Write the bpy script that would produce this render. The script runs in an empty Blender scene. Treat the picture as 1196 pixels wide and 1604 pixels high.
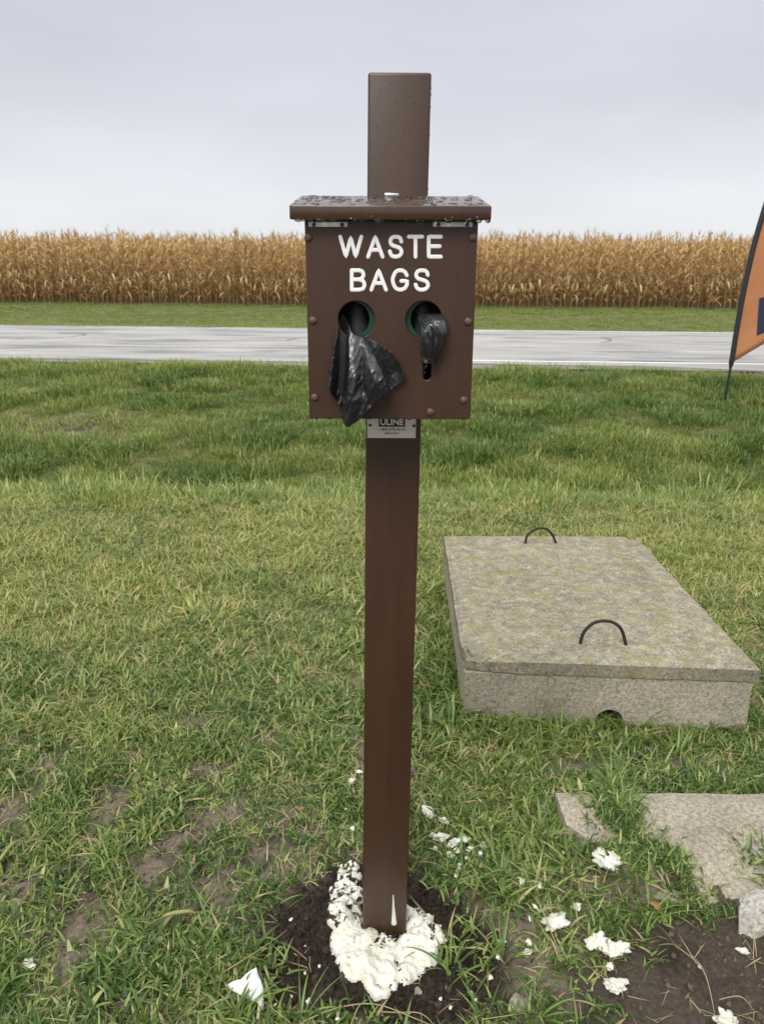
import bpy, bmesh, math, random
import numpy as np
from mathutils import Vector, Matrix, noise as mnoise
from mathutils.geometry import delaunay_2d_cdt

R = math.radians
random.seed(7)
rng = np.random.default_rng(11)
sc = bpy.context.scene
col = sc.collection

# ------------------------------------------------------------------ camera
CAM_H, PITCH, ROLL, FPX = 1.35, R(18.5), R(0.25), 1200.0
cam_d = bpy.data.cameras.new('camera')
cam = bpy.data.objects.new('camera', cam_d)
col.objects.link(cam)
sc.camera = cam
cam_d.sensor_fit = 'VERTICAL'
cam_d.sensor_height = 36.0
cam_d.lens = FPX / 1604 * 36.0
cam_d.clip_start = 0.02
cam_d.clip_end = 5000
cam.matrix_world = (Matrix.Translation((0, 0, CAM_H)) @ Matrix.Rotation(math.pi / 2 - PITCH, 4, 'X')
                    @ Matrix.Rotation(ROLL, 4, 'Z'))
cam_d.dof.use_dof = True
cam_d.dof.focus_distance = 1.35
cam_d.dof.aperture_fstop = 13.0

# ------------------------------------------------------------------ sky, sun, exposure
SUN_EL, SUN_AZ = R(44), R(200)       # azimuth clockwise from +Y: behind the camera, a little left
world = bpy.data.worlds.new('World')
sc.world = world
world.use_nodes = True
wn, wl = world.node_tree.nodes, world.node_tree.links
wn.clear()
w_out = wn.new('ShaderNodeOutputWorld')
w_bg = wn.new('ShaderNodeBackground')
w_bg.inputs['Strength'].default_value = 0.1
sky = wn.new('ShaderNodeTexSky')
sky.sky_type = 'NISHITA'
sky.sun_disc = False
sky.sun_elevation = SUN_EL
sky.sun_rotation = SUN_AZ
tc = wn.new('ShaderNodeTexCoord')
sep = wn.new('ShaderNodeSeparateXYZ')
wl.new(tc.outputs['Generated'], sep.inputs[0])
ramp = wn.new('ShaderNodeValToRGB')            # overcast: pale mist low down, grey deck, brighter overhead
cr = ramp.color_ramp
cr.elements[0].position = 0.0
cr.elements[0].color = (0.625, 0.635, 0.655, 1)
cr.elements[1].position = 1.0
cr.elements[1].color = (1.5, 1.5, 1.48, 1)
for p, c in ((0.05, (0.60, 0.612, 0.64)), (0.16, (0.495, 0.505, 0.55)), (0.32, (0.485, 0.49, 0.54)), (0.55, (0.72, 0.725, 0.75))):
    e = cr.elements.new(p)
    e.color = (*c, 1)
wl.new(sep.outputs['Z'], ramp.inputs[0])
mp = wn.new('ShaderNodeMapping')
mp.inputs['Scale'].default_value = (1.3, 1.3, 5.0)
wl.new(tc.outputs['Generated'], mp.inputs[0])
cn = wn.new('ShaderNodeTexNoise')
cn.inputs['Scale'].default_value = 1.6
cn.inputs['Detail'].default_value = 5
cn.inputs['Roughness'].default_value = 0.5
wl.new(mp.outputs[0], cn.inputs['Vector'])
cm = wn.new('ShaderNodeMapRange')
cm.inputs['From Min'].default_value = 0.3
cm.inputs['From Max'].default_value = 0.7
cm.inputs['To Min'].default_value = 8.3
cm.inputs['To Max'].default_value = 9.8
wl.new(cn.outputs[0], cm.inputs[0])
vm = wn.new('ShaderNodeVectorMath')
vm.operation = 'SCALE'
wl.new(ramp.outputs[0], vm.inputs[0])
wl.new(cm.outputs[0], vm.inputs['Scale'])
wmix = wn.new('ShaderNodeMix')
wmix.data_type = 'RGBA'
wmix.inputs['Factor'].default_value = 0.95
wl.new(sky.outputs[0], wmix.inputs['A'])
wl.new(vm.outputs[0], wmix.inputs['B'])
wl.new(wmix.outputs['Result'], w_bg.inputs['Color'])
wl.new(w_bg.outputs[0], w_out.inputs[0])

sun_d = bpy.data.lights.new('sun', 'SUN')
sun_d.energy = 1.5
sun_d.angle = R(28)
sun_d.color = (1.0, 0.97, 0.92)
sun = bpy.data.objects.new('sun', sun_d)
col.objects.link(sun)
sdir = Vector((math.sin(SUN_AZ) * math.cos(SUN_EL), math.cos(SUN_AZ) * math.cos(SUN_EL), math.sin(SUN_EL)))
sun.rotation_euler = sdir.to_track_quat('Z', 'Y').to_euler()
sun.location = sdir * 50

vs = sc.view_settings
vs.view_transform = 'Standard'
vs.look = 'None'
vs.exposure = 0.62
vs.gamma = 1.0
sc.cycles.max_bounces = 5
sc.cycles.diffuse_bounces = 2
sc.cycles.transmission_bounces = 4
sc.cycles.transparent_max_bounces = 6
sc.cycles.sample_clamp_indirect = 4.0

# ------------------------------------------------------------------ where things stand
_cm = cam.matrix_world.to_3x3()
def ray(px, py):
    return _cm @ Vector(((px - 598) / FPX, (802 - py) / FPX, -1.0))
def at(px, py, Y):
    d = ray(px, py)
    return Vector((0, 0, CAM_H)) + d * (Y / d.y)
def gnd(px, py, h=0.0):
    d = ray(px, py)
    return Vector((0, 0, CAM_H)) + d * ((h - CAM_H) / d.z)

# ------------------------------------------------------------------ numpy noise
def _hash(ix, iy, s):
    h = (ix.astype(np.int64) * 374761393 + iy.astype(np.int64) * 668265263 + s * 982451653) & 0x7fffffff
    h = ((h ^ (h >> 13)) * 1274126177) & 0x7fffffff
    return ((h ^ (h >> 16)) & 0xffff) / 65535.0
def vnoise(x, y, s=0):
    x = np.asarray(x, float); y = np.asarray(y, float)
    ix, iy = np.floor(x), np.floor(y)
    fx, fy = x - ix, y - iy
    fx = fx * fx * (3 - 2 * fx); fy = fy * fy * (3 - 2 * fy)
    a = _hash(ix, iy, s); b = _hash(ix + 1, iy, s); c = _hash(ix, iy + 1, s); d = _hash(ix + 1, iy + 1, s)
    return (a + (b - a) * fx) * (1 - fy) + (c + (d - c) * fx) * fy
def fbm(x, y, s=0, o=4):
    t, a, n = 0, 1.0, 0
    for k in range(o):
        t = t + a * vnoise(np.asarray(x) * 2 ** k + 13.7 * k, np.asarray(y) * 2 ** k - 7.1 * k, s + k); n += a; a *= 0.5
    return t / n
def sstep(a, b, x):
    t = np.clip((np.asarray(x, float) - a) / (b - a), 0, 1)
    return t * t * (3 - 2 * t)

# ------------------------------------------------------------------ materials
def mat(name):
    m = bpy.data.materials.new(name)
    m.use_nodes = True
    nt = m.node_tree
    return m, nt.nodes, nt.links, nt.nodes['Principled BSDF']
def nd(N, t, **kw):
    n = N.new('ShaderNode' + t)
    for k, v in kw.items():
        if k in n.inputs: n.inputs[k].default_value = v
        else: setattr(n, k, v)
    return n
def noise_node(N, L, scale, detail=4, rough=0.55, coord='Object', vec=None, stretch=None):
    t = nd(N, 'TexNoise', Scale=scale, Detail=detail, Roughness=rough)
    if vec is None:
        c = nd(N, 'TexCoord'); vec = c.outputs[coord]
    if stretch:
        m_ = nd(N, 'Mapping'); m_.inputs['Scale'].default_value = stretch
        L.new(vec, m_.inputs[0]); vec = m_.outputs[0]
    L.new(vec, t.inputs['Vector'])
    return t
def ramp_node(N, L, src, stops):
    r = nd(N, 'ValToRGB')
    e = r.color_ramp.elements
    e[0].position, e[0].color = stops[0][0], (*stops[0][1], 1)
    e[1].position, e[1].color = stops[-1][0], (*stops[-1][1], 1)
    for p, c in stops[1:-1]:
        x = e.new(p); x.color = (*c, 1)
    L.new(src, r.inputs[0])
    return r
def mixc(N, L, fac, a, b, blend='MIX'):
    m = nd(N, 'Mix', data_type='RGBA', blend_type=blend)
    for s, v in (('Factor', fac), ('A', a), ('B', b)):
        sk = m.inputs[s] if s == 'Factor' else [i for i in m.inputs if i.name == s and i.type == 'RGBA'][0]
        if hasattr(v, 'is_linked'): L.new(v, sk)
        elif s == 'Factor': sk.default_value = v
        else: sk.default_value = (*v, 1)
    return [o for o in m.outputs if o.type == 'RGBA'][0]
def bump(N, L, b, src, dist, strength=1.0):
    n = nd(N, 'Bump', Strength=strength, Distance=dist)
    L.new(src, n.inputs['Height'])
    L.new(n.outputs[0], b.inputs['Normal'])
    return n
def ramp01(N, L, src, a, b):
    r = nd(N, 'MapRange'); r.inputs['From Min'].default_value = a; r.inputs['From Max'].default_value = b
    L.new(src, r.inputs[0]); return r.outputs[0]

def simple(name, c, rough=0.5, metal=0.0, var=0.15, scale=40, bumpd=0.0, spec=0.5):
    m, N, L, b = mat(name)
    n = noise_node(N, L, scale)
    r = ramp_node(N, L, n.outputs[0], ((0.3, tuple(v * (1 - var) for v in c)), (0.7, tuple(min(1, v * (1 + var)) for v in c))))
    L.new(r.outputs[0], b.inputs['Base Color'])
    b.inputs['Roughness'].default_value = rough
    b.inputs['Metallic'].default_value = metal
    b.inputs['Specular IOR Level'].default_value = spec
    if bumpd: bump(N, L, b, n.outputs[0], bumpd)
    return m

def m_plastic_lumber(name='brown_plastic_board', coat=0.5, cro=0.3):
    m, N, L, b = mat(name)
    b.inputs['Coat Weight'].default_value = coat; b.inputs['Coat Roughness'].default_value = cro
    g = noise_node(N, L, 30, 5, 0.6, stretch=(1, 1, 0.12))
    f = noise_node(N, L, 420, 2, 0.6)
    c = ramp_node(N, L, g.outputs[0], ((0.25, (0.042, 0.0198, 0.0096)), (0.75, (0.060, 0.0288, 0.0140))))
    sp = ramp01(N, L, f.outputs[0], 0.66, 0.74)
    c2 = mixc(N, L, sp, c.outputs[0], (0.066, 0.034, 0.021))
    L.new(c2, b.inputs['Base Color'])
    r = nd(N, 'MapRange'); r.inputs['To Min'].default_value = 0.36; r.inputs['To Max'].default_value = 0.56
    L.new(g.outputs[0], r.inputs[0]); L.new(r.outputs[0], b.inputs['Roughness'])
    b.inputs['Specular IOR Level'].default_value = 0.3
    bump(N, L, b, f.outputs[0], 0.0004, 0.6)
    return m

def m_concrete(name, base, lich=0.6, worn=False):
    m, N, L, b = mat(name)
    n1 = noise_node(N, L, 4.5, 6, 0.62)
    n2 = noise_node(N, L, 105, 4, 0.75)
    n3 = noise_node(N, L, 13, 7, 0.76)
    v = nd(N, 'TexVoronoi', Scale=70.0); c0 = nd(N, 'TexCoord'); L.new(c0.outputs['Object'], v.inputs['Vector'])
    c = ramp_node(N, L, n1.outputs[0], ((0.3, tuple(x * 0.78 for x in base)), (0.5, base), (0.7, tuple(min(1, x * 1.2) for x in base))))
    fine = ramp_node(N, L, n2.outputs[0], ((0.34, (0.42, 0.41, 0.39)), (0.66, (1.4, 1.39, 1.34))))
    c2 = mixc(N, L, 0.8, c.outputs[0], fine.outputs[0], 'MULTIPLY')
    spk = ramp01(N, L, v.outputs['Distance'], 0.22, 0.12)
    vm_ = nd(N, 'Math', operation='MULTIPLY'); vm_.inputs[1].default_value = 0.8
    n4 = noise_node(N, L, 14, 3); s4 = ramp01(N, L, n4.outputs[0], 0.46, 0.6)
    mm = nd(N, 'Math', operation='MULTIPLY'); L.new(spk, mm.inputs[0]); L.new(s4, mm.inputs[1]); L.new(mm.outputs[0], vm_.inputs[0])
    c3 = mixc(N, L, vm_.outputs[0], c2, (0.62, 0.58, 0.49))
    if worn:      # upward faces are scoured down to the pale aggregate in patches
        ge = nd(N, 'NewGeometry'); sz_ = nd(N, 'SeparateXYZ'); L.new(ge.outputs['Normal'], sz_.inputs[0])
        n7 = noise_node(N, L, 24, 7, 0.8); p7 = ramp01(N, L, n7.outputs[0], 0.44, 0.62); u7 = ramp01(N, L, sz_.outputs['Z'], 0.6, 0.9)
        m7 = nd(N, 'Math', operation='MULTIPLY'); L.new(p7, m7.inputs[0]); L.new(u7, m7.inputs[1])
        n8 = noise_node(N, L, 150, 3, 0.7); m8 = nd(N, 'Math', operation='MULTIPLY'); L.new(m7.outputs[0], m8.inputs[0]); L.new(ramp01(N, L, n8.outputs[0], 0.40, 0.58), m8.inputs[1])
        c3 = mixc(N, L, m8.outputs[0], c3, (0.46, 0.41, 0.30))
    if lich > 0:
        lm = ramp01(N, L, n3.outputs[0], 0.50, 0.58)
        l2 = nd(N, 'Math', operation='MULTIPLY'); L.new(lm, l2.inputs[0])
        s5 = ramp01(N, L, n2.outputs[0], 0.38, 0.62); L.new(s5, l2.inputs[1])
        l3 = nd(N, 'Math', operation='MULTIPLY'); L.new(l2.outputs[0], l3.inputs[0]); l3.inputs[1].default_value = lich
        c3 = mixc(N, L, l3.outputs[0], c3, (0.25, 0.205, 0.035))
    L.new(c3, b.inputs['Base Color'])
    b.inputs['Roughness'].default_value = 0.88
    b.inputs['Specular IOR Level'].default_value = 0.25
    ad = nd(N, 'Math', operation='ADD'); L.new(n2.outputs[0], ad.inputs[0]); L.new(spk, ad.inputs[1])
    bump(N, L, b, ad.outputs[0], 0.0022, 0.9)
    return m

def m_leafy(name, cols, trans=0.3, rough=0.5, attr='blade', spec=0.35):
    """blades coloured by a per-blade value and, where instanced, a per-clump value"""
    m, N, L, b = mat(name)
    a = nd(N, 'Attribute', attribute_name=attr)
    t = nd(N, 'Attribute', attribute_name='tint', attribute_type='INSTANCER')
    r1 = ramp_node(N, L, a.outputs['Fac'], cols[0])
    r2 = ramp_node(N, L, a.outputs['Fac'], cols[1])
    c = mixc(N, L, t.outputs['Fac'], r1.outputs[0], r2.outputs[0])
    L.new(c, b.inputs['Base Color'])
    b.inputs['Roughness'].default_value = rough
    b.inputs['Specular IOR Level'].default_value = spec
    tr = nd(N, 'BsdfTranslucent'); L.new(c, tr.inputs['Color'])
    mx = nd(N, 'MixShader'); mx.inputs[0].default_value = trans
    L.new(b.outputs[0], mx.inputs[1]); L.new(tr.outputs[0], mx.inputs[2])
    L.new(mx.outputs[0], N['Material Output'].inputs['Surface'])
    return m

M = {}
M['board'] = m_plastic_lumber()
M['wet_board'] = m_plastic_lumber('rain_wet_board', 0.8, 0.14)
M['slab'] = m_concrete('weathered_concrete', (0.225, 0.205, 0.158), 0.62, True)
M['base'] = m_concrete('grey_concrete', (0.33, 0.295, 0.235), 0.12)
M['pad'] = m_concrete('pale_concrete', (0.31, 0.276, 0.222), 0.0)
M['rock'] = m_concrete('rubble_stone', (0.42, 0.40, 0.36), 0.0)
M['iron'] = simple('rusty_dark_iron', (0.028, 0.022, 0.019), 0.6, 0.4, 0.4, 90, 0.0006)
M['steel'] = simple('dull_steel', (0.50, 0.48, 0.45), 0.38, 0.9, 0.12, 60)
M['screw'] = simple('dark_screw', (0.10, 0.085, 0.07), 0.45, 0.8, 0.2, 200)
M['rivet'] = simple('brown_bolt_cap', (0.10, 0.056, 0.042), 0.45, 0, 0.15, 120)
M['letter'] = simple('white_lettering', (0.88, 0.88, 0.87), 0.5, 0, 0.04, 200)
M['plate'] = simple('cream_plate', (0.86, 0.82, 0.72), 0.35, 0, 0.05, 60)
M['ink'] = simple('black_ink', (0.012, 0.012, 0.013), 0.4)
M['plate_white'] = simple('white_ink', (0.86, 0.84, 0.80), 0.4)
M['green'] = simple('dark_green_liner', (0.010, 0.065, 0.042), 0.35)
M['inner'] = simple('dark_box_inside', (0.02, 0.013, 0.010), 0.8)
M['pole'] = simple('black_flag_sleeve', (0.016, 0.017, 0.022), 0.55)
M['navy'] = simple('navy_print', (0.016, 0.022, 0.06), 0.6)
M['paper'] = simple('white_paper', (0.66, 0.66, 0.65), 0.6, 0, 0.10, 60)
M['chrome'] = simple('bright_metal', (0.75, 0.76, 0.78), 0.25, 1.0, 0.05, 50)
M['leaf'] = simple('dry_orange_leaf', (0.34, 0.16, 0.07), 0.7, 0, 0.35, 70)
M['seed'] = simple('pale_seed_head', (0.24, 0.25, 0.09), 0.8, 0, 0.4, 300, 0.001)

def m_flag():
    m, N, L, b = mat('orange_flag_cloth')
    n = noise_node(N, L, 3.0, 3)
    r = ramp_node(N, L, n.outputs[0], ((0.3, (0.56, 0.25, 0.11)), (0.7, (0.64, 0.30, 0.14))))
    L.new(r.outputs[0], b.inputs['Base Color']); b.inputs['Roughness'].default_value = 0.75
    tr = nd(N, 'BsdfTranslucent'); L.new(r.outputs[0], tr.inputs['Color'])
    mx = nd(N, 'MixShader'); mx.inputs[0].default_value = 0.3
    L.new(b.outputs[0], mx.inputs[1]); L.new(tr.outputs[0], mx.inputs[2])
    L.new(mx.outputs[0], N['Material Output'].inputs['Surface'])
    return m
M['flag'] = m_flag()

def m_bag():
    m, N, L, b = mat('black_bag_film')
    n = noise_node(N, L, 55, 4, 0.6, stretch=(1, 1, 0.5)); n2 = noise_node(N, L, 9, 3)
    c = ramp_node(N, L, n2.outputs[0], ((0.35, (0.010, 0.011, 0.0115)), (0.7, (0.020, 0.022, 0.023))))
    L.new(c.outputs[0], b.inputs['Base Color'])
    b.inputs['Roughness'].default_value = 0.33
    b.inputs['Specular IOR Level'].default_value = 0.8
    bump(N, L, b, n.outputs[0], 0.0008, 0.25)
    return m
M['bag'] = m_bag()

def m_foam():
    m, N, L, b = mat('off_white_foam')
    n = noise_node(N, L, 26, 5, 0.6); f = noise_node(N, L, 260, 3)
    c = ramp_node(N, L, n.outputs[0], ((0.3, (0.58, 0.56, 0.43)), (0.58, (0.66, 0.65, 0.585))))
    s = noise_node(N, L, 75, 3, 0.6); n5 = noise_node(N, L, 12, 2)
    a_ = nd(N, 'Attribute', attribute_name='dirt')
    sub = nd(N, 'Math', operation='ADD'); L.new(s.outputs[0], sub.inputs[0]); L.new(a_.outputs['Fac'], sub.inputs[1])
    d = ramp01(N, L, sub.outputs[0], 0.66, 0.74)
    c2 = mixc(N, L, d, c.outputs[0], (0.032, 0.023, 0.016))
    L.new(c2, b.inputs['Base Color']); b.inputs['Roughness'].default_value = 0.75
    b.inputs['Specular IOR Level'].default_value = 0.3
    bump(N, L, b, f.outputs[0], 0.0010, 0.4)
    return m
M['foam'] = m_foam()

def m_water():
    m, N, L, b = mat('water_drop')
    b.inputs['Base Color'].default_value = (1, 1, 1, 1)
    b.inputs['Roughness'].default_value = 0.02
    b.inputs['IOR'].default_value = 1.33
    b.inputs['Transmission Weight'].default_value = 1.0
    return m
M['drop'] = m_water()

def m_ground():
    m, N, L, b = mat('soil_and_thatch')
    n1 = noise_node(N, L, 7, 6, 0.65); n2 = noise_node(N, L, 90, 4, 0.65); n3 = noise_node(N, L, 2.2, 5)
    dark = ramp_node(N, L, n2.outputs[0], ((0.25, (0.014, 0.010, 0.007)), (0.75, (0.045, 0.032, 0.024))))
    dry = ramp_node(N, L, n2.outputs[0], ((0.25, (0.080, 0.062, 0.047)), (0.75, (0.215, 0.172, 0.130))))
    th = ramp_node(N, L, n2.outputs[0], ((0.3, (0.085, 0.085, 0.030)), (0.7, (0.21, 0.19, 0.085))))
    aw = nd(N, 'Attribute', attribute_name='wet'); ab = nd(N, 'Attribute', attribute_name='thatch')
    s_ = ramp01(N, L, n1.outputs[0], 0.33, 0.54)
    soil0 = mixc(N, L, s_, dark.outputs[0], dry.outputs[0])
    soil = mixc(N, L, aw.outputs['Fac'], soil0, dark.outputs[0])
    c = mixc(N, L, ab.outputs['Fac'], soil, th.outputs[0])
    L.new(c, b.inputs['Base Color']); b.inputs['Roughness'].default_value = 0.9
    b.inputs['Specular IOR Level'].default_value = 0.2
    bump(N, L, b, n2.outputs[0], 0.006, 0.9)
    return m
M['ground'] = m_ground()
M['crumb'] = m_leafy('soil_crumb', (((0.0, (0.02, 0.014, 0.010)), (1.0, (0.04, 0.028, 0.02))), ((0.0, (0.15, 0.11, 0.075)), (1.0, (0.20, 0.15, 0.1)))), 0.0, 0.9, spec=0.2)

def m_road():
    m, N, L, b = mat('pale_worn_road')
    c0 = nd(N, 'TexCoord')
    st = noise_node(N, L, 1.0, 5, 0.6, vec=c0.outputs['Object'], stretch=(0.42, 1.5, 1))
    st2 = noise_node(N, L, 1.0, 4, 0.6, vec=c0.outputs['Object'], stretch=(0.5, 2.2, 1))
    f = noise_node(N, L, 35, 4, 0.7)
    c = ramp_node(N, L, st.outputs[0], ((0.33, (0.22, 0.218, 0.215)), (0.48, (0.34, 0.33, 0.315)), (0.66, (0.43, 0.415, 0.385))))
    dk = ramp01(N, L, st2.outputs[0], 0.54, 0.66)
    d2 = nd(N, 'Math', operation='MULTIPLY'); L.new(dk, d2.inputs[0]); d2.inputs[1].default_value = 0.7
    c2 = mixc(N, L, d2.outputs[0], c.outputs[0], (0.15, 0.15, 0.155))
    fr = ramp_node(N, L, f.outputs[0], ((0.3, (0.8, 0.8, 0.8)), (0.7, (1.1, 1.1, 1.1))))
    c3 = mixc(N, L, 1.0, c2, fr.outputs[0], 'MULTIPLY')
    L.new(c3, b.inputs['Base Color']); b.inputs['Roughness'].default_value = 0.62
    bump(N, L, b, f.outputs[0], 0.004, 0.5)
    return m
M['road'] = m_road()
def m_paint():
    m, N, L, b = mat('worn_white_road_paint')
    b.inputs['Base Color'].default_value = (0.72, 0.72, 0.70, 1); b.inputs['Roughness'].default_value = 0.7
    n = noise_node(N, L, 1.3, 6, 0.7, stretch=(1, 3, 1))
    tr = nd(N, 'BsdfTransparent'); mx = nd(N, 'MixShader')
    ax = nd(N, 'TexCoord'); sx = nd(N, 'SeparateXYZ'); L.new(ax.outputs['Object'], sx.inputs[0])
    w = nd(N, 'MapRange'); L.new(sx.outputs['X'], w.inputs[0])
    w.inputs['From Min'].default_value = -2.5; w.inputs['From Max'].default_value = 1.5
    w.inputs['To Min'].default_value = -0.17; w.inputs['To Max'].default_value = 0.12
    ad = nd(N, 'Math', operation='ADD'); L.new(n.outputs[0], ad.inputs[0]); L.new(w.outputs[0], ad.inputs[1])
    L.new(ramp01(N, L, ad.outputs[0], 0.42, 0.47), mx.inputs[0])
    L.new(tr.outputs[0], mx.inputs[1]); L.new(b.outputs[0], mx.inputs[2])
    L.new(mx.outputs[0], N['Material Output'].inputs['Surface'])
    return m
M['paint'] = m_paint()
M['tar'] = simple('tar_crack_seal', (0.055, 0.055, 0.06), 0.6)
M['shoulder'] = simple('gravelly_road_shoulder', (0.21, 0.195, 0.17), 0.9, 0, 0.5, 45, 0.006, 0.2)

GR_A = ((0.0, (0.026, 0.072, 0.014)), (0.30, (0.075, 0.150, 0.030)), (0.55, (0.165, 0.275, 0.060)), (0.74, (0.28, 0.40, 0.10)), (0.85, (0.42, 0.47, 0.18)), (0.93, (0.54, 0.48, 0.26)), (1.0, (0.42, 0.31, 0.17)))
GR_B = ((0.0, (0.115, 0.175, 0.032)), (0.35, (0.27, 0.345, 0.075)), (0.62, (0.45, 0.48, 0.14)), (0.80, (0.60, 0.55, 0.25)), (1.0, (0.56, 0.42, 0.22)))
M['grass'] = m_leafy('grass_blades', (GR_A, GR_B), 0.42, 0.42, spec=0.5)
CO_A = ((0.0, (0.26, 0.165, 0.068)), (0.4, (0.42, 0.265, 0.105)), (0.75, (0.58, 0.39, 0.175)), (1.0, (0.68, 0.51, 0.28)))
CO_B = ((0.0, (0.31, 0.185, 0.070)), (0.5, (0.49, 0.29, 0.11)), (1.0, (0.68, 0.47, 0.22)))
M['corn'] = m_leafy('dry_corn_leaf', (CO_A, CO_B), 0.3, 0.6)
M['husk'] = simple('pale_corn_husk', (0.62, 0.50, 0.30), 0.7, 0, 0.25, 30)

# ------------------------------------------------------------------ object helpers
def tag(o, label=None, cat=None, group=None, kind=None):
    if label: o['label'] = label
    if cat: o['category'] = cat
    if group: o['group'] = group
    if kind: o['kind'] = kind
    return o
def link(name, me, parent=None, m=None):
    o = bpy.data.objects.new(name, me)
    col.objects.link(o)
    if parent is not None: o.parent = parent
    if m is not None and me is not None: me.materials.append(m)
    return o
def empty(name, loc):
    o = bpy.data.objects.new(name, None)
    col.objects.link(o); o.location = loc
    o.empty_display_size = 0.05
    return o
def mesh_from(name, v, f, smooth=True, angle=None):
    me = bpy.data.meshes.new(name)
    me.from_pydata([tuple(p) for p in v], [], [tuple(q) for q in f])
    me.validate()
    me.polygons.foreach_set('use_smooth', [smooth] * len(me.polygons))
    if angle: me.set_sharp_from_angle(angle=R(angle))
    me.update()
    return me
def bm_mesh(bm, name, smooth=False, angle=None):
    me = bpy.data.meshes.new(name)
    bmesh.ops.recalc_face_normals(bm, faces=bm.faces)
    bm.to_mesh(me); bm.free()
    if smooth:
        me.polygons.foreach_set('use_smooth', [True] * len(me.polygons))
        if angle: me.set_sharp_from_angle(angle=R(angle))
    return me
def hexa(b, t, bev=0.0, seg=2):
    """a solid between a bottom quad and a top quad (4 points each, same winding)"""
    bm = bmesh.new()
    vb = [bm.verts.new(p) for p in b]; vt = [bm.verts.new(p) for p in t]
    bm.faces.new(vb[::-1]); bm.faces.new(vt)
    for i in range(4):
        j = (i + 1) % 4
        bm.faces.new((vb[i], vb[j], vt[j], vt[i]))
    bmesh.ops.recalc_face_normals(bm, faces=bm.faces)
    if bev:
        bmesh.ops.bevel(bm, geom=bm.edges[:], offset=bev, segments=seg, affect='EDGES', profile=0.5)
    return bm
def boxb(x0, x1, y0, y1, z0, z1, bev=0.0, seg=2):
    q = lambda z: [(x0, y0, z), (x1, y0, z), (x1, y1, z), (x0, y1, z)]
    return hexa(q(z0), q(z1), bev, seg)
def tube(path, rad, n=8, flat=None):
    """swept tube with rounded ends; flat=(axis vector, factor) squashes it along an axis"""
    P = [Vector(p) for p in path]
    rads = rad if isinstance(rad, (list, tuple)) else [rad] * len(P)
    rings = []
    T = []
    for i in range(len(P)):
        a = P[max(i - 1, 0)]; b = P[min(i + 1, len(P) - 1)]
        T.append((b - a).normalized())
    up = Vector((0, 0, 1)) if abs(T[0].z) < 0.9 else Vector((0, 1, 0))
    if flat: up = Vector(flat[0])
    U = (up - T[0] * up.dot(T[0])).normalized()
    seq = []
    for k in (0.0, 0.5, 0.87): seq.append((P[0] - T[0] * rads[0] * math.sqrt(1 - k * k), T[0], rads[0] * max(k, 0.05)))
    for p, t, r in zip(P, T, rads): seq.append((p, t, r))
    for k in (0.87, 0.5, 0.0): seq.append((P[-1] + T[-1] * rads[-1] * math.sqrt(1 - k * k), T[-1], rads[-1] * max(k, 0.05)))
    v, f = [], []
    for p, t, r in seq:
        U = (U - t * U.dot(t)).normalized()
        W = t.cross(U)
        fac = flat[1] if flat else 1.0
        for k in range(n):
            a = 2 * math.pi * k / n
            v.append(p + U * (math.cos(a) * r * fac) + W * (math.sin(a) * r))
    m_ = len(seq)
    for i in range(m_ - 1):
        for k in range(n):
            f.append((i * n + k, i * n + (k + 1) % n, (i + 1) * n + (k + 1) % n, (i + 1) * n + k))
    f.append(tuple(range(n))[::-1]); f.append(tuple((m_ - 1) * n + k for k in range(n)))
    return v, f
def merge(parts):
    V, F = [], []
    for v, f in parts:
        o = len(V); V += list(v); F += [tuple(i + o for i in q) for q in f]
    return V, F
def catmull(pts, n=6):
    P = [Vector(p) for p in pts]; out = []
    for i in range(len(P) - 1):
        a = P[max(i - 1, 0)]; b = P[i]; c = P[i + 1]; d = P[min(i + 2, len(P) - 1)]
        for k in range(n):
            t = k / n
            out.append(0.5 * ((2 * b) + (c - a) * t + (2 * a - 5 * b + 4 * c - d) * t * t + (3 * b - a - 3 * c + d) * t ** 3))
    out.append(P[-1]); return out
def dome(c, r, axis, h=0.5, n=12):
    """a low dome (bolt cap, water bead) on a surface"""
    A = Vector(axis).normalized()
    U = A.orthogonal().normalized(); W = A.cross(U)
    v, f = [], []
    for i, (k, z) in enumerate(((1.0, -0.15), (0.97, 0.25), (0.8, 0.68), (0.45, 0.93))):
        for j in range(n):
            a = 2 * math.pi * j / n
            v.append(Vector(c) + (U * math.cos(a) + W * math.sin(a)) * r * k + A * (r * h * z))
    v.append(Vector(c) + A * r * h)
    for i in range(3):
        for j in range(n):
            f.append((i * n + j, i * n + (j + 1) % n, (i + 1) * n + (j + 1) % n, (i + 1) * n + j))
    for j in range(n): f.append((3 * n + j, 3 * n + (j + 1) % n, 4 * n))
    f.append(tuple(range(n))[::-1])
    return v, f

# ------------------------------------------------------------------ ground
PHI = 0.062                               # the road and field run slightly askew
PROF_S = [-50, 3.5, 4.2, 4.6, 5.4, 6.0, 6.6, 8.5, 9.8, 10.6, 11.0, 16.6, 17.4, 21.0, 23.5, 60, 1500]
PROF_Z = [0.0, 0.0, -0.01, -0.10, -0.50, -0.70, -0.68, -0.41, -0.24, -0.15, -0.13, -0.12, -0.17, -0.18, -0.12, -0.12, -0.12]
POST = (0.008, 1.30)
_ss = np.linspace(-50, 1500, 31001)
_zz = np.interp(_ss, PROF_S, PROF_Z)
_k = np.hanning(13); _k /= _k.sum()
_zz = np.convolve(np.pad(_zz, 6, mode='edge'), _k, 'valid')
def soil_mask(x, y):
    d = np.sqrt(((x - 0.0) / 0.25) ** 2 + ((y - 1.235) / 0.21) ** 2) + 0.55 * (fbm(x * 9, y * 9, 41) - 0.5)
    return 1 - sstep(0.8, 1.12, d)
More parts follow.
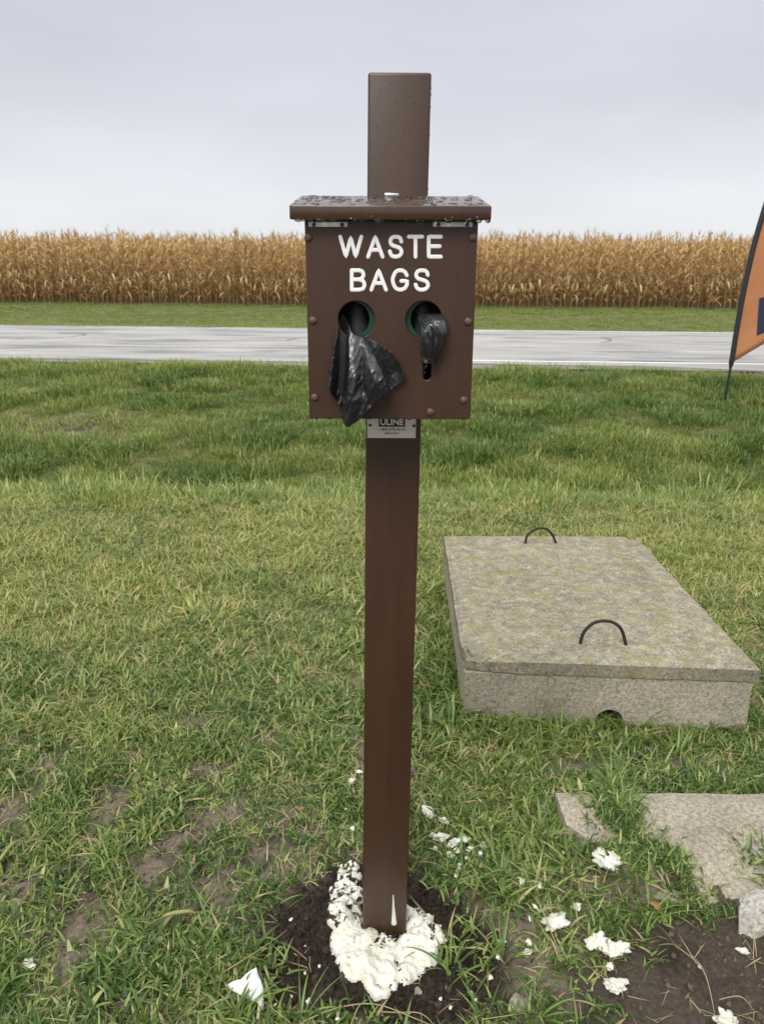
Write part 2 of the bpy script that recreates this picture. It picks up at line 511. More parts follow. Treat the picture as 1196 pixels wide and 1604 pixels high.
def corner_dirt(x, y):
    d = (x - 0.50) * 1.0 + (1.27 - y) * 1.25 + 0.22 * (fbm(x * 7, y * 7, 51) - 0.5)
    return sstep(0.02, 0.10, d) * sstep(1.36, 1.27, y)
BARE = [(375, 1385, 66, 60), (335, 1465, 80, 38), (245, 1570, 95, 42), (60, 1400, 80, 30), (160, 1390, 55, 18), (315, 1215, 55, 40), (440, 1420, 60, 60), (430, 1560, 60, 50), (600, 1585, 160, 30),
        (225, 1160, 36, 12), (540, 1288, 40, 16), (690, 1395, 40, 28), (215, 1280, 26, 10), (480, 1380, 36, 40), (1090, 872, 42, 7),
        (240, 1080, 30, 8), (130, 1150, 24, 8), (830, 1560, 34, 22), (120, 1470, 40, 14), (400, 1310, 40, 14)]
BARE_G = []
for bx, by, rx, ry in BARE:
    c = gnd(bx, by); e = gnd(bx + rx, by); u = gnd(bx, by - ry)
    BARE_G.append((c.x, c.y, abs(e.x - c.x), abs(u.y - c.y)))
def bare_mask(x, y):
    wob = 0.9 * (fbm(x * 11, y * 11, 61) - 0.5)
    r = np.zeros_like(np.asarray(x, float))
    for cx, cy, rx, ry in BARE_G:
        d = np.sqrt(((x - cx) / (rx * 1.15)) ** 2 + ((y - cy) / (ry * 1.15)) ** 2) + wob
        r = np.maximum(r, 1 - sstep(0.65, 1.1, d))
    # trampled, thinner turf towards the post
    t = fbm(x * 4.2 + 3, y * 4.2, 71)
    near = 1 - sstep(1.55, 2.05, y + 0.1 * x)
    return np.maximum(r, near * sstep(0.53, 0.63, t) * 0.9)
PADGAP, PADG2 = gnd(965, 1290), gnd(1005, 1385)
def gz(x, y):
    x = np.asarray(x, float); y = np.asarray(y, float)
    s = y + PHI * x * sstep(4, 10, y)
    z = np.interp(s, _ss, _zz)
    near = 1 - sstep(4.5, 7.0, y)
    off = 1 - sstep(10.3, 10.9, s) * (1 - sstep(17.0, 18.5, s))
    z = z + off * (0.05 * (fbm(x * 0.5, y * 0.5, 5) - 0.5) * sstep(2.6, 4.5, y) + 0.022 * (fbm(x * 2.1, y * 2.1, 9) - 0.5))
    z = z + near * 0.016 * (fbm(x * 14, y * 14, 15, 4) - 0.5)
    sm = soil_mask(x, y)
    z = z + sm * (-0.004 + 0.028 * (fbm(x * 38, y * 38, 21, 4) - 0.5))
    z = z + 0.050 * np.exp(-(((x - PADGAP.x) / 0.045) ** 2 + ((y - PADGAP.y) / 0.085) ** 2)) + 0.03 * np.exp(-(((x - PADG2.x) / 0.10) ** 2 + ((y - PADG2.y) / 0.035) ** 2))
    z = z + 0.030 * sstep(0.50, 0.62, fbm(x * 8.5, y * 8.5, 35)) * sstep(0.5, 0.55, x) * (1 - sstep(1.42, 1.52, y)) * sstep(1.28, 1.36, y)
    bm_ = bare_mask(x, y) * near
    z = z - bm_ * 0.010 + bm_ * 0.026 * (fbm(x * 42, y * 42, 27, 4) - 0.5)
    return z
def gz1(x, y): return float(gz(np.array([x]), np.array([y]))[0])

def axis(segs):
    out = []
    for a, b, st in segs: out += list(np.arange(a, b, st))
    return np.array(out + [segs[-1][1]])
gx = axis([(-1500, -200, 260), (-200, -40, 20), (-40, -8, 2.0), (-8, -2.4, 0.2), (-2.4, -1.2, 0.04), (-1.2, 1.5, 0.012), (1.5, 2.4, 0.04), (2.4, 8, 0.2), (8, 40, 2), (40, 200, 20), (200, 1500, 260)])
gy = axis([(-1500, -100, 200), (-100, -8, 8), (-8, 0.4, 0.4), (0.4, 0.9, 0.05), (0.9, 2.1, 0.011), (2.1, 4.4, 0.03), (4.4, 12, 0.1), (12, 30, 0.5), (30, 200, 10), (200, 1500, 130)])
GX, GY = np.meshgrid(gx, gy)
GZ = gz(GX, GY)
nx, ny = len(gx), len(gy)
gme = bpy.data.meshes.new('ground')
gme.vertices.add(nx * ny)
gme.vertices.foreach_set('co', np.stack([GX, GY, GZ], -1).ravel())
ii = np.arange((ny - 1) * (nx - 1)); r_, c_ = ii // (nx - 1), ii % (nx - 1)
v0 = r_ * nx + c_
quads = np.stack([v0, v0 + 1, v0 + nx + 1, v0 + nx], -1).astype(np.int32)
gme.loops.add(quads.size); gme.loops.foreach_set('vertex_index', quads.ravel())
gme.polygons.add(len(quads)); gme.polygons.foreach_set('loop_start', np.arange(0, quads.size, 4))
gme.polygons.foreach_set('use_smooth', np.ones(len(quads), bool))
gme.update(); gme.validate()
a1 = gme.attributes.new('wet', 'FLOAT', 'POINT')
a1.data.foreach_set('value', np.maximum(soil_mask(GX, GY), 0.75 * corner_dirt(GX, GY)).ravel().astype(np.float32))
a2 = gme.attributes.new('thatch', 'FLOAT', 'POINT')
th = sstep(1.7, 2.6, GY) * (1 - bare_mask(GX, GY) * (GY < 5)) * 0.85
th = np.where(GY > 24, 0.25, th)
th = th * (1 - 0.9 * np.exp(-(((GX + 3.4) / 1.0) ** 2 + ((GY - 8.3) / 0.55) ** 2)))
a2.data.foreach_set('value', th.ravel().astype(np.float32))
ground = link('ground', gme, None, M['ground'])
tag(ground, kind='structure')

# ------------------------------------------------------------------ road, edge line, cracks, driveway mouth
rd = empty('road_frame', (0, 0, 0))
bpy.data.objects.remove(rd)
ROT = Matrix.Rotation(-math.atan(PHI), 4, 'Z')
def strip(name, x0, x1, y0, y1, z, m, nxs=60, nys=4, wob0=0.0, wob1=0.0, seed=0, thick=0.0):
    """a sheet in road coordinates (x along the road, y across)"""
    xs = np.linspace(x0, x1, nxs); v, f = [], []
    for j in range(nys):
        t = j / (nys - 1)
        for x in xs:
            a = y0 + wob0 * (float(fbm(x * 0.9, seed, seed)) - 0.5); b = y1 + wob1 * (float(fbm(x * 0.9, seed + 9, seed + 3)) - 0.5)
            v.append((x, a + (b - a) * t, z))
    for j in range(nys - 1):
        for i in range(nxs - 1):
            k = j * nxs + i; f.append((k, k + 1, k + 1 + nxs, k + nxs))
    return mesh_from(name, v, f, True)
ZR = -0.108
road = link('road', strip('road', -250, 250, 11.1, 16.5, ZR, M['road'], 600, 5, 0.05, 0.08, 3), None, M['road'])
road.matrix_world = ROT; tag(road, kind='structure')
sh = link('road_shoulder', strip('road_shoulder', -250, 250, 10.72, 11.3, ZR - 0.006, M['shoulder'], 900, 3, 0.35, 0.0, 8), None, M['shoulder'])
sh.matrix_world = ROT; tag(sh, kind='structure')
link('edge_line', strip('edge_line', -60, 60, 11.38, 11.49, ZR + 0.004, M['paint'], 200, 2), road, M['paint'])
link('edge_line', strip('edge_line', -60, 60, 16.22, 16.32, ZR + 0.004, M['paint'], 200, 2), road, M['paint'])
def crack(pts, w):
    P = catmull([(x, y, 0) for x, y in pts], 6); v, f = [], []
    for i, p in enumerate(P):
        t = (P[min(i + 1, len(P) - 1)] - P[max(i - 1, 0)]).normalized(); n = Vector((-t.y, t.x, 0))
        ww = 0.6 * w * (0.3 + 1.2 * random.random()) * (0.3 if i in (0, len(P) - 1) else 1)
        v += [p + n * ww, p - n * ww]
    f = [(2 * i, 2 * i + 2, 2 * i + 3, 2 * i + 1) for i in range(len(P) - 1)]
    return mesh_from('crack', [(q.x, q.y, ZR + 0.0045) for q in v], f)
for pts, w in (([(-7.6, 13.6), (-6.9, 13.9), (-6.6, 14.6), (-7.3, 14.9)], 0.035), ([(-2.6, 14.0), (-2.4, 14.5), (-2.0, 14.9)], 0.03),
               ([(1.5, 15.7), (3.2, 15.6), (5.5, 15.65), (8.5, 15.55)], 0.03), ([(-14, 12.7), (-9, 12.75), (-5, 12.68), (-1, 12.72)], 0.02),
               ([(2.6, 11.62), (4.4, 11.6), (6.8, 11.66)], 0.02), ([(3.0, 14.1), (3.3, 14.6), (3.2, 15.1)], 0.025), ([(-0.5, 13.2), (2, 13.25), (5, 13.18), (9, 13.22)], 0.016)):
    link('crack', crack(pts, w), road, M['tar'])
dv = [(2.9, 11.12), (3.4, 10.98), (4.4, 10.72), (5.6, 10.42), (7.5, 10.0), (12, 9.2), (14, 9.0), (14, 11.12)]
bm = bmesh.new(); fv = [bm.verts.new((x, y, ZR + 0.002)) for x, y in dv]; bm.faces.new(fv)
ext = bmesh.ops.extrude_face_region(bm, geom=bm.faces[:]); bmesh.ops.translate(bm, vec=(0, 0, -0.25), verts=[e for e in ext['geom'] if isinstance(e, bmesh.types.BMVert)])
bmesh.ops.recalc_face_normals(bm, faces=bm.faces)
drv = link('driveway', bm_mesh(bm, 'driveway'), None, M['road']); drv.matrix_world = ROT; tag(drv, kind='structure')

# ------------------------------------------------------------------ waste bag station
DF = 1.127                                    # box front plane
PF = 1.257                                    # post front plane
st = empty('waste_bag_station', (0.008, PF + 0.046, 0.0))
tag(st, 'brown plastic waste bag dispenser box on a square post, white WASTE BAGS lettering', 'bag dispenser')
def part(name, me, m, parent=st):
    """a part modelled in world coordinates"""
    o = link(name, me, None, m)
    o.parent = parent
    if parent.type == 'EMPTY': o.matrix_parent_inverse = Matrix.Translation(-parent.location)
    return o
W2 = 0.0462
def postx(z): return 0.009 + 0.0088 * z
pb = [(postx(-0.35) - W2, PF, -0.35), (postx(-0.35) + W2, PF, -0.35), (postx(-0.35) + W2, PF + 2 * W2, -0.35), (postx(-0.35) - W2, PF + 2 * W2, -0.35)]
pt = [(postx(1.603) - W2, PF, 1.603), (postx(1.603) + W2, PF, 1.603), (postx(1.603) + W2, PF + 2 * W2, 1.603), (postx(1.603) - W2, PF + 2 * W2, 1.603)]
post = part('post', bm_mesh(hexa(pb, pt, 0.004, 3), 'post', True, 35), M['board'])
# front board with two keyhole openings
BX, BW2, ZB, ZT = 0.0112, 0.1183, 1.1204, 1.3975
cu = bpy.data.curves.new('front_outline', 'CURVE'); cu.dimensions = '2D'; cu.fill_mode = 'BOTH'; cu.extrude = 0.005; cu.bevel_depth = 0.0012; cu.bevel_resolution = 1
def spl(pts):
    s = cu.splines.new('POLY'); s.points.add(len(pts) - 1); s.use_cyclic_u = True
    for p, q in zip(s.points, pts): p.co = (q[0], q[1], 0, 1)
spl([(BX - BW2, ZB), (BX + BW2, ZB), (BX + BW2, ZT), (BX - BW2, ZT)])
HOLES = []
for px, sp in ((558, 597), (663.5, 597)):
    c = at(px, 501, DF); b = at(668 if px > 600 else 560, sp, DF)
    r = 30.0 / FPX * 1.09; w = 0.0073
    pts = []
    aL = -math.pi / 2 + math.asin((b.x - c.x - w) / r); aR = -math.pi / 2 + math.asin((b.x - c.x + w) / r)
    for k in range(49):
        a = aR + (2 * math.pi - (aR - aL)) * k / 48
        pts.append((c.x + r * math.cos(a), c.z + r * math.sin(a)))
    for k in range(9):
        a = math.pi + math.pi * k / 8
        pts.append((c.x + (b.x - c.x) + w * math.cos(a) , b.z + w + w * math.sin(a)))
    spl(pts); HOLES.append((c, r))
tmp = bpy.data.objects.new('tmp', cu); col.objects.link(tmp)
dg = bpy.context.evaluated_depsgraph_get()
fm = bpy.data.meshes.new_from_object(tmp.evaluated_get(dg))
bpy.data.objects.remove(tmp)
fm.name = 'front_board'
fm.transform(Matrix.Translation((0, DF + 0.0062, 0)) @ Matrix.Rotation(math.pi / 2, 4, 'X'))
fm.materials.clear()
front = part('front_board', fm, M['board'])
# slope-topped side boards, floor, back board
def lid_z(y): return 1.3955 + (y - 1.105) * (0.0224 / 0.152)
for s in (-1, 1):
    xa, xb = (BX - BW2 + 0.0005, BX - BW2 + 0.012) if s < 0 else (BX + BW2 - 0.012, BX + BW2 - 0.0005)
    y0, y1 = DF + 0.0126, PF - 0.0005
    b_ = [(xa, y0, ZB + .0004), (xb, y0, ZB + .0004), (xb, y1, ZB + .0004), (xa, y1, ZB + .0004)]
    t_ = [(xa, y0, lid_z(y0) - 0.001), (xb, y0, lid_z(y0) - 0.001), (xb, y1, lid_z(y1) - 0.001), (xa, y1, lid_z(y1) - 0.001)]
    part('side_board', bm_mesh(hexa(b_, t_, 0.0008, 1), 'side_board'), M['board'])
part('floor_board', bm_mesh(boxb(BX - BW2 + 0.0125, BX + BW2 - 0.0125, DF + 0.013, PF - 0.013, ZB + 0.001, ZB + 0.012), 'floor_board'), M['board'])
part('back_board', bm_mesh(boxb(BX - BW2 + 0.0125, BX + BW2 - 0.0125, PF - 0.0125, PF - 0.001, ZB + 0.001, ZT - 0.004), 'back_board'), M['board'])
# lid
lx0, lx1 = at(453, 333, 1.105).x, at(769.5, 333, 1.105).x
ya, yb = 1.105, PF - 0.0008
lb = [(lx0, ya, lid_z(ya)), (lx1, ya, lid_z(ya)), (lx1 - .001, yb, lid_z(yb)), (lx0 + .001, yb, lid_z(yb))]
lt = [(x, y + (-0.0005), z + 0.0185) for x, y, z in lb]
lid = part('lid', bm_mesh(hexa(lb, lt, 0.0022, 2), 'lid', True, 35), M['wet_board'])
nl = Vector((0, -(0.0224), 0.152)).normalized()
hx = at(613, 309, yb).x
part('catch', bm_mesh(boxb(hx - 0.011, hx + 0.011, yb - 0.012, yb - 0.001, lid_z(yb) + 0.0168, lid_z(yb) + 0.0215, 0.0012), 'catch', True, 40), M['chrome'], lid)
# hinges
for x0, x1 in ((483, 544.5), (677.5, 739.5)):
    a = at(x0, 347, DF); b = at(x1, 356, DF)
    h = part('hinge', bm_mesh(boxb(a.x, b.x, DF - 0.0022, DF + 0.0002, b.z, min(a.z, lid_z(DF) - 0.0006), 0.0006), 'hinge'), M['steel'])
    for fx in (0.14, 0.86):
        v, f = dome((a.x + (b.x - a.x) * fx, DF - 0.0022, (a.z + b.z) / 2 - 0.0004), 0.0028, (0, -1, 0), 0.5, 10)
        part('screw', mesh_from('screw', v, f), M['screw'], h)
# bolt caps
for px, py in ((483, 372), (740, 372), (490, 502), (732.5, 504), (493, 622.5), (725.5, 627), (673.5, 645.5)):
    p = at(px, py, DF)
    v, f = dome(p, 0.0060, (0, -1, 0), 0.6, 14)
    part('bolt_cap', mesh_from('bolt_cap', v, f), M['rivet'], front)
# green liners behind the openings
for c, r in HOLES:
    n = 32; v, f = [], []
    for k in range(n):
        a = 2 * math.pi * k / n
        ox = 0.0055 * (-1 if c.x < BX - 0.02 else 1)
        for rr, yy in ((r - 0.003, DF + 0.0135), (r - 0.003, DF + 0.034), (r + 0.006, DF + 0.034), (r + 0.006, DF + 0.0135)):
            v.append((c.x + ox + rr * math.cos(a), yy, c.z + rr * math.sin(a)))
    for k in range(n):
        for q in range(4):
            f.append((k * 4 + q, k * 4 + (q + 1) % 4, ((k + 1) % n) * 4 + (q + 1) % 4, ((k + 1) % n) * 4 + q))
    part('opening_liner', mesh_from('opening_liner', v, f, True, 40), M['green'], front)
# lettering
def S_(pts, n=5): return [(p.x, p.y) for p in catmull([(x, y, 0) for x, y in pts], n)]
GLY = {
 'W': [[(0, 1), (.27, 0), (.5, .96), (.73, 0), (1, 1)]],
 'A': [[(0, 0), (.5, 1), (1, 0)], [(.18, .34), (.82, .34)]],
 'S': [S_([(.96, .76), (.84, .94), (.5, 1), (.17, .94), (.04, .75), (.2, .58), (.5, .51), (.84, .42), (.98, .24), (.83, .06), (.5, 0), (.15, .06), (0, .26)])],
 'T': [[(0, 1), (1, 1)], [(.5, 1), (.5, 0)]],
 'E': [[(1, 1), (0, 1), (0, 0), (1, 0)], [(0, .52), (.9, .52)]],
 'B': [[(0, 0), (0, 1)], [(0, 1)] + S_([(.55, 1), (.82, .94), (.92, .76), (.8, .59), (.55, .53)]) + [(0, .53)], S_([(.55, .53), (.86, .46), (1, .27), (.88, .06), (.58, 0)]) + [(0, 0)]],
 'G': [S_([(.95, .74), (.8, .93), (.5, 1), (.2, .91), (.02, .62), (.02, .38), (.2, .09), (.5, 0), (.8, .07), (.97, .27)]) + [(.97, .45), (.58, .45)]]}
def dense(pts, step=0.12):
    out = []
    for (a, b), (c, d) in zip(pts[:-1], pts[1:]):
        n = max(1, int(math.hypot(c - a, d - b) / step))
        out += [(a + (c - a) * k / n, b + (d - b) * k / n) for k in range(n)]
    return out + [pts[-1]]
ZS = 360 / 1196.0
for line, y0, y1 in (((('W', 330, 462), ('A', 475, 572), ('S', 588, 672), ('T', 687, 778), ('E', 790, 875)), 922, 1048),
                     ((('B', 390, 478), ('A', 492, 590), ('G', 603, 702), ('S', 722, 810)), 1097, 1220)):
    for ch, xa, xb in line:
        parts = []
        for stroke in GLY[ch]:
            path = []
            for gx_, gy_ in dense(stroke, 0.1):
                zx = xa + 11 + gx_ * (xb - xa - 22); zy = y1 - 11 - gy_ * (y1 - y0 - 22)
                p = at(430 + zx * ZS, 90 + zy * ZS, DF); path.append((p.x, DF, p.z))
            parts.append(tube(path, 0.0027, 12, ((0, 1, 0), 0.16)))
        part('letter', mesh_from('letter', *merge(parts)), M['letter'], front)
# maker's plate under the box
p0 = at(575, 655, PF); p1 = at(650.5, 686, PF)
plate = part('maker_plate', bm_mesh(boxb(p0.x, p1.x, PF - 0.002, PF - 0.0003, p1.z, p1.z + 0.052, 0.0006), 'maker_plate'), M['plate'])
def text_part(name, body, cx, cz, height, width, m, parent, y, off=0.0):
    tcu = bpy.data.curves.new(name, 'FONT'); tcu.body = body; tcu.align_x = 'CENTER'; tcu.align_y = 'CENTER'; tcu.extrude = 0.004; tcu.offset = off
    o = bpy.data.objects.new(name, tcu); col.objects.link(o)
    me = bpy.data.meshes.new_from_object(o.evaluated_get(bpy.context.evaluated_depsgraph_get()))
    bpy.data.objects.remove(o); me.name = name; me.materials.clear()
    co = np.array([v.co[:] for v in me.vertices]); lo, hi = co.min(0), co.max(0)
    for v in me.vertices:
        u = (v.co.x - (lo[0] + hi[0]) / 2) / (hi[0] - lo[0]) * width; w = (v.co.y - (lo[1] + hi[1]) / 2) / (hi[1] - lo[1]) * height
        v.co = (cx + u, y - v.co.z * 0.03, cz + w)
    return part(name, me, m, parent)
la, lb2 = at(593, 653.5, PF), at(634, 668, PF)
lg = part('black_panel', bm_mesh(boxb(la.x, lb2.x, PF - 0.0026, PF - 0.0019, lb2.z, la.z + 0.003), 'black_panel'), M['ink'], plate)
cx = (la.x + lb2.x) / 2
t0 = at(613, 660.5, PF)
text_part('brand_lettering', 'ULINE', cx, t0.z, 0.0108, 0.0385, M['plate_white'], plate, PF - 0.0027, 0.03)
t1 = at(613, 672, PF); text_part('phone_lettering', '1-800-295-5510', cx, t1.z, 0.0044, 0.043, M['ink'], plate, PF - 0.0021, 0.01)
t2 = at(613, 677.8, PF); text_part('web_lettering', 'uline.com', cx, t2.z, 0.0042, 0.0235, M['ink'], plate, PF - 0.0021, 0.01)
for px in (579.5, 648):
    p = at(px, 667 - (0 if px > 600 else 1), PF - 0.002)
    v, f = dome(p, 0.0028, (0, -1, 0), 0.5, 10); part('screw', mesh_from('screw', v, f), M['screw'], plate)
# foam drip on the post
dp = [at(615.5, 1402, PF), at(616, 1420, PF), at(616.5, 1434, PF), at(616.8, 1446, PF)]
v, f = tube([(p.x, PF, p.z) for p in catmull(dp, 4)], [0.0010 + 0.0052 * (k / 12) ** 1.1 for k in range(13)], 10, ((0, 1, 0), 0.5))
part('foam_drip', mesh_from('foam_drip', v, f), M['foam'], post)
# rain on the box
def drops(name, items, parent):
    V, F = merge([dome(p, r, ax, h, 8) for p, r, ax, h in items])
    o = part(name, mesh_from(name, V, F), M['drop'], parent); o['kind'] = 'stuff'; return o
it = []
for k in range(230):
    x = random.uniform(lx0 + .004, lx1 - .004); y = random.uniform(ya + .004, yb - .004)
    if abs(x - hx) < 0.014 and y > yb - 0.016: continue
    it.append(((x, y, lid_z(y) + 0.0185), random.choice((.0012, .0016, .0022, .0035, .005)) * random.uniform(.8, 1.2), nl, 0.45))
for k in range(34):
    x = random.uniform(lx0 + .003, lx1 - .003); it.append(((x, ya + random.uniform(.001, .004), lid_z(ya) + 0.0003), random.uniform(.0020, .0042), (0, -0.2, -1), 0.9))
for k in range(14):
    x = random.uniform(lx0 + .003, lx1 - .003); it.append(((x, ya - 0.0002, lid_z(ya) + random.uniform(.002, .016)), random.uniform(.0005, .0011), (0, -1, 0), 0.5))
drops('water_beads', it, lid)
it = []
for k in range(46):
    x = random.uniform(BX - BW2 + .002, BX + BW2 - .002); it.append(((x, DF + random.uniform(.002, .009), ZB + 0.0002), random.uniform(.0018, .0038), (0, -0.1, -1), 0.9))
for k in range(420):
    x = random.uniform(BX - BW2 + .003, BX + BW2 - .003); z = random.uniform(ZB + .003, ZT - .02)
    if any(math.hypot(x - c.x, z - c.z) < r + .003 for c, r in HOLES): continue
    it.append(((x, DF, z), random.uniform(.0004, .0011), (0, -1, -.1), 0.55))
drops('water_beads', it, front)
it = []
for k in range(120):
    z = random.uniform(1.45, 1.598); it.append(((postx(z) + random.uniform(-W2 + .004, W2 - .004), PF, z), random.uniform(.0005, .0013), (0, -1, 0), 0.5))
for k in range(26):
    z = random.uniform(1.42, 1.6); it.append(((postx(z) + W2, PF + random.uniform(.004, .05), z), random.uniform(.001, .002), (1, 0, 0), 0.6))
drops('water_beads', it, post)

# black bags pulled through the openings, rolls inside
Z2 = 320 / 1196.0
def bagpt(x, y, d): return at(460 + x * Z2, 440 + y * Z2, DF - d * 0.01)
def ridged(x, y, z): return 1 - 2.2 * abs(mnoise.noise(Vector((x, y, z))))
def lerp_poly(P, a):
    """catmull curve through P at 0..1"""
    x = a * (len(P) - 1); i = min(int(x), len(P) - 2); t = x - i
    p = [Vector(P[max(i - 1, 0)]), Vector(P[i]), Vector(P[i + 1]), Vector(P[min(i + 2, len(P) - 1)])]
    return 0.5 * ((2 * p[1]) + (p[2] - p[0]) * t + (2 * p[0] - 5 * p[1] + 4 * p[2] - p[3]) * t * t + (3 * p[1] - p[0] - 3 * p[2] + p[3]) * t ** 3)
def film(name, V, F, label):
    base = Vector(V[0])
    me = mesh_from(name, [Vector(p) - base for p in V], F, True, 32)
    o = link(name, me, None, M['bag']); o.location = base
    o.modifiers.new('film', 'SOLIDIFY').thickness = 0.0005
    return tag(o, label, 'plastic bag')
TOPC = [(262, 262, .7), (276, 205, -1.2), (296, 205, -1.6), (322, 262, .2), (348, 312, 1.0), (388, 326, 1.0), (418, 334, .6), (440, 336, .4), (462, 350, .4)]
BOTC = [(194, 588, 1.5), (210, 648, 2.6), (262, 722, 1.6), (303, 850, 1.6), (372, 818, 2.4), (452, 738, 3.0), (541, 658, 2.6), (572, 636, 1.0), (656, 577, .7)]
PLT = [(0, .2), (.07, 1.5), (.14, .9), (.22, -2.0), (.31, -1.6), (.40, 2.3), (.50, 1.7), (.60, .3), (.68, 1.5), (.76, 1.2), (.86, -.9), (1, .0)]
nu2, nv2 = 110, 84
V, F = [], []
for jv in range(nv2):
    t = jv / (nv2 - 1)
    for iu in range(nu2):
        a = iu / (nu2 - 1)
        # folds fan out and wander a little on their way down
        aw = min(1, max(0, a + 0.03 * math.sin(5 * t + 9 * a) * t))
        p = lerp_poly(TOPC, a).lerp(lerp_poly(BOTC, a), t)
        pl = np.interp(aw, [q[0] for q in PLT], [q[1] for q in PLT])
        env = min(1, t * 2.0) * (1 - 0.55 * max(0, (t - .75) / .25))
        d = p.z + pl * env + 1.0 * math.sin(math.pi * t) * (0.4 + a * 0.3)
        bul = 38 * math.sin(math.pi * t) * max(0, (a - .55) / .45) ** 1.5
        x, y = p.x + bul, p.y - 0.5 * bul
        cr1 = ridged(x / 34 + y / 120, y / 95, 1.3); cr2 = ridged(x / 22 - y / 40, y / 44, 4.1); cr3 = mnoise.noise(Vector((x / 9, y / 9, 2)))
        d += (0.22 * cr1 + 0.045 * cr2 + 0.008 * cr3) * min(1, 0.3 + t)
        x += 5 * mnoise.noise(Vector((x / 30, y / 30, 8))); y += 5 * mnoise.noise(Vector((x / 30, y / 30, 12)))
        if t > 0.25: d = max(d, 0.12)
        V.append(bagpt(x, y, d))
for jv in range(nv2 - 1):
    for iu in range(nu2 - 1):
        k = jv * nu2 + iu; F.append((k, k + 1, k + 1 + nu2, k + nu2))
film('plastic_bag', V, F, 'large black plastic bag hanging wide open from the dispenser opening under the letter B')
CEN = [(775, 205, -2.4), (795, 190, -.8), (812, 225, .9), (822, 290, 1.9), (812, 350, 1.9), (800, 410, 1.7), (795, 450, 1.5), (790, 482, 1.4)]
HW = [60, 74, 84, 74, 68, 58, 46, 40]
nt_, na_ = 70, 72
V, F = [], []
for jv in range(nt_):
    t = jv / (nt_ - 1); c = lerp_poly(CEN, t); hw = np.interp(t, np.linspace(0, 1, 8), HW)
    for k in range(na_):
        a = 2 * math.pi * k / na_
        tw = a + 2.2 * t
        pl = 0.30 * ridged(2.1 * math.cos(tw), 2.1 * math.sin(tw), 3.0 * t) + 0.13 * ridged(4 * math.cos(tw), 4 * math.sin(tw), 5 * t) + 0.015 * ridged(11 * math.cos(tw), 11 * math.sin(tw), 22 * t)
        x = c.x + hw * (0.88 + 0.5 * pl) * math.cos(a); dd = c.z + hw / 37 * 0.62 * (0.8 + pl) * math.sin(a)
        if t > 0.3: dd = max(dd, 0.1)
        V.append(bagpt(x, c.y + 20 * pl * math.sin(a + 1), dd))
for jv in range(nt_ - 1):
    for k in range(na_): F.append((jv * na_ + k, jv * na_ + (k + 1) % na_, (jv + 1) * na_ + (k + 1) % na_, (jv + 1) * na_ + k))
film('plastic_bag', V, F, 'short crumpled black plastic bag poking from the dispenser opening under the letter S')
for (c, r), nm in zip(HOLES, ('behind the wide open hanging bag', 'behind the short crumpled bag')):
    v, f = [], []
    n = 28
    for rr, zz in ((0.012, 0.155), (0.036, 0.155), (0.0385, 0.150), (0.0385, 0.002), (0.036, 0.0), (0.012, 0.0)):
        for k in range(n):
            a = 2 * math.pi * k / n
            v.append((rr * math.cos(a), rr * math.sin(a), zz))
    for i in range(6):
        for k in range(n): f.append((i * n + k, i * n + (k + 1) % n, ((i + 1) % 6) * n + (k + 1) % n, ((i + 1) % 6) * n + k))
    o = link('bag_roll', mesh_from('bag_roll', v, f, True, 40), None, M['ink'])
    o.location = (c.x, DF + 0.0765, ZB + 0.0125)
    tag(o, 'black roll of bags inside the dispenser ' + nm, 'bag roll')

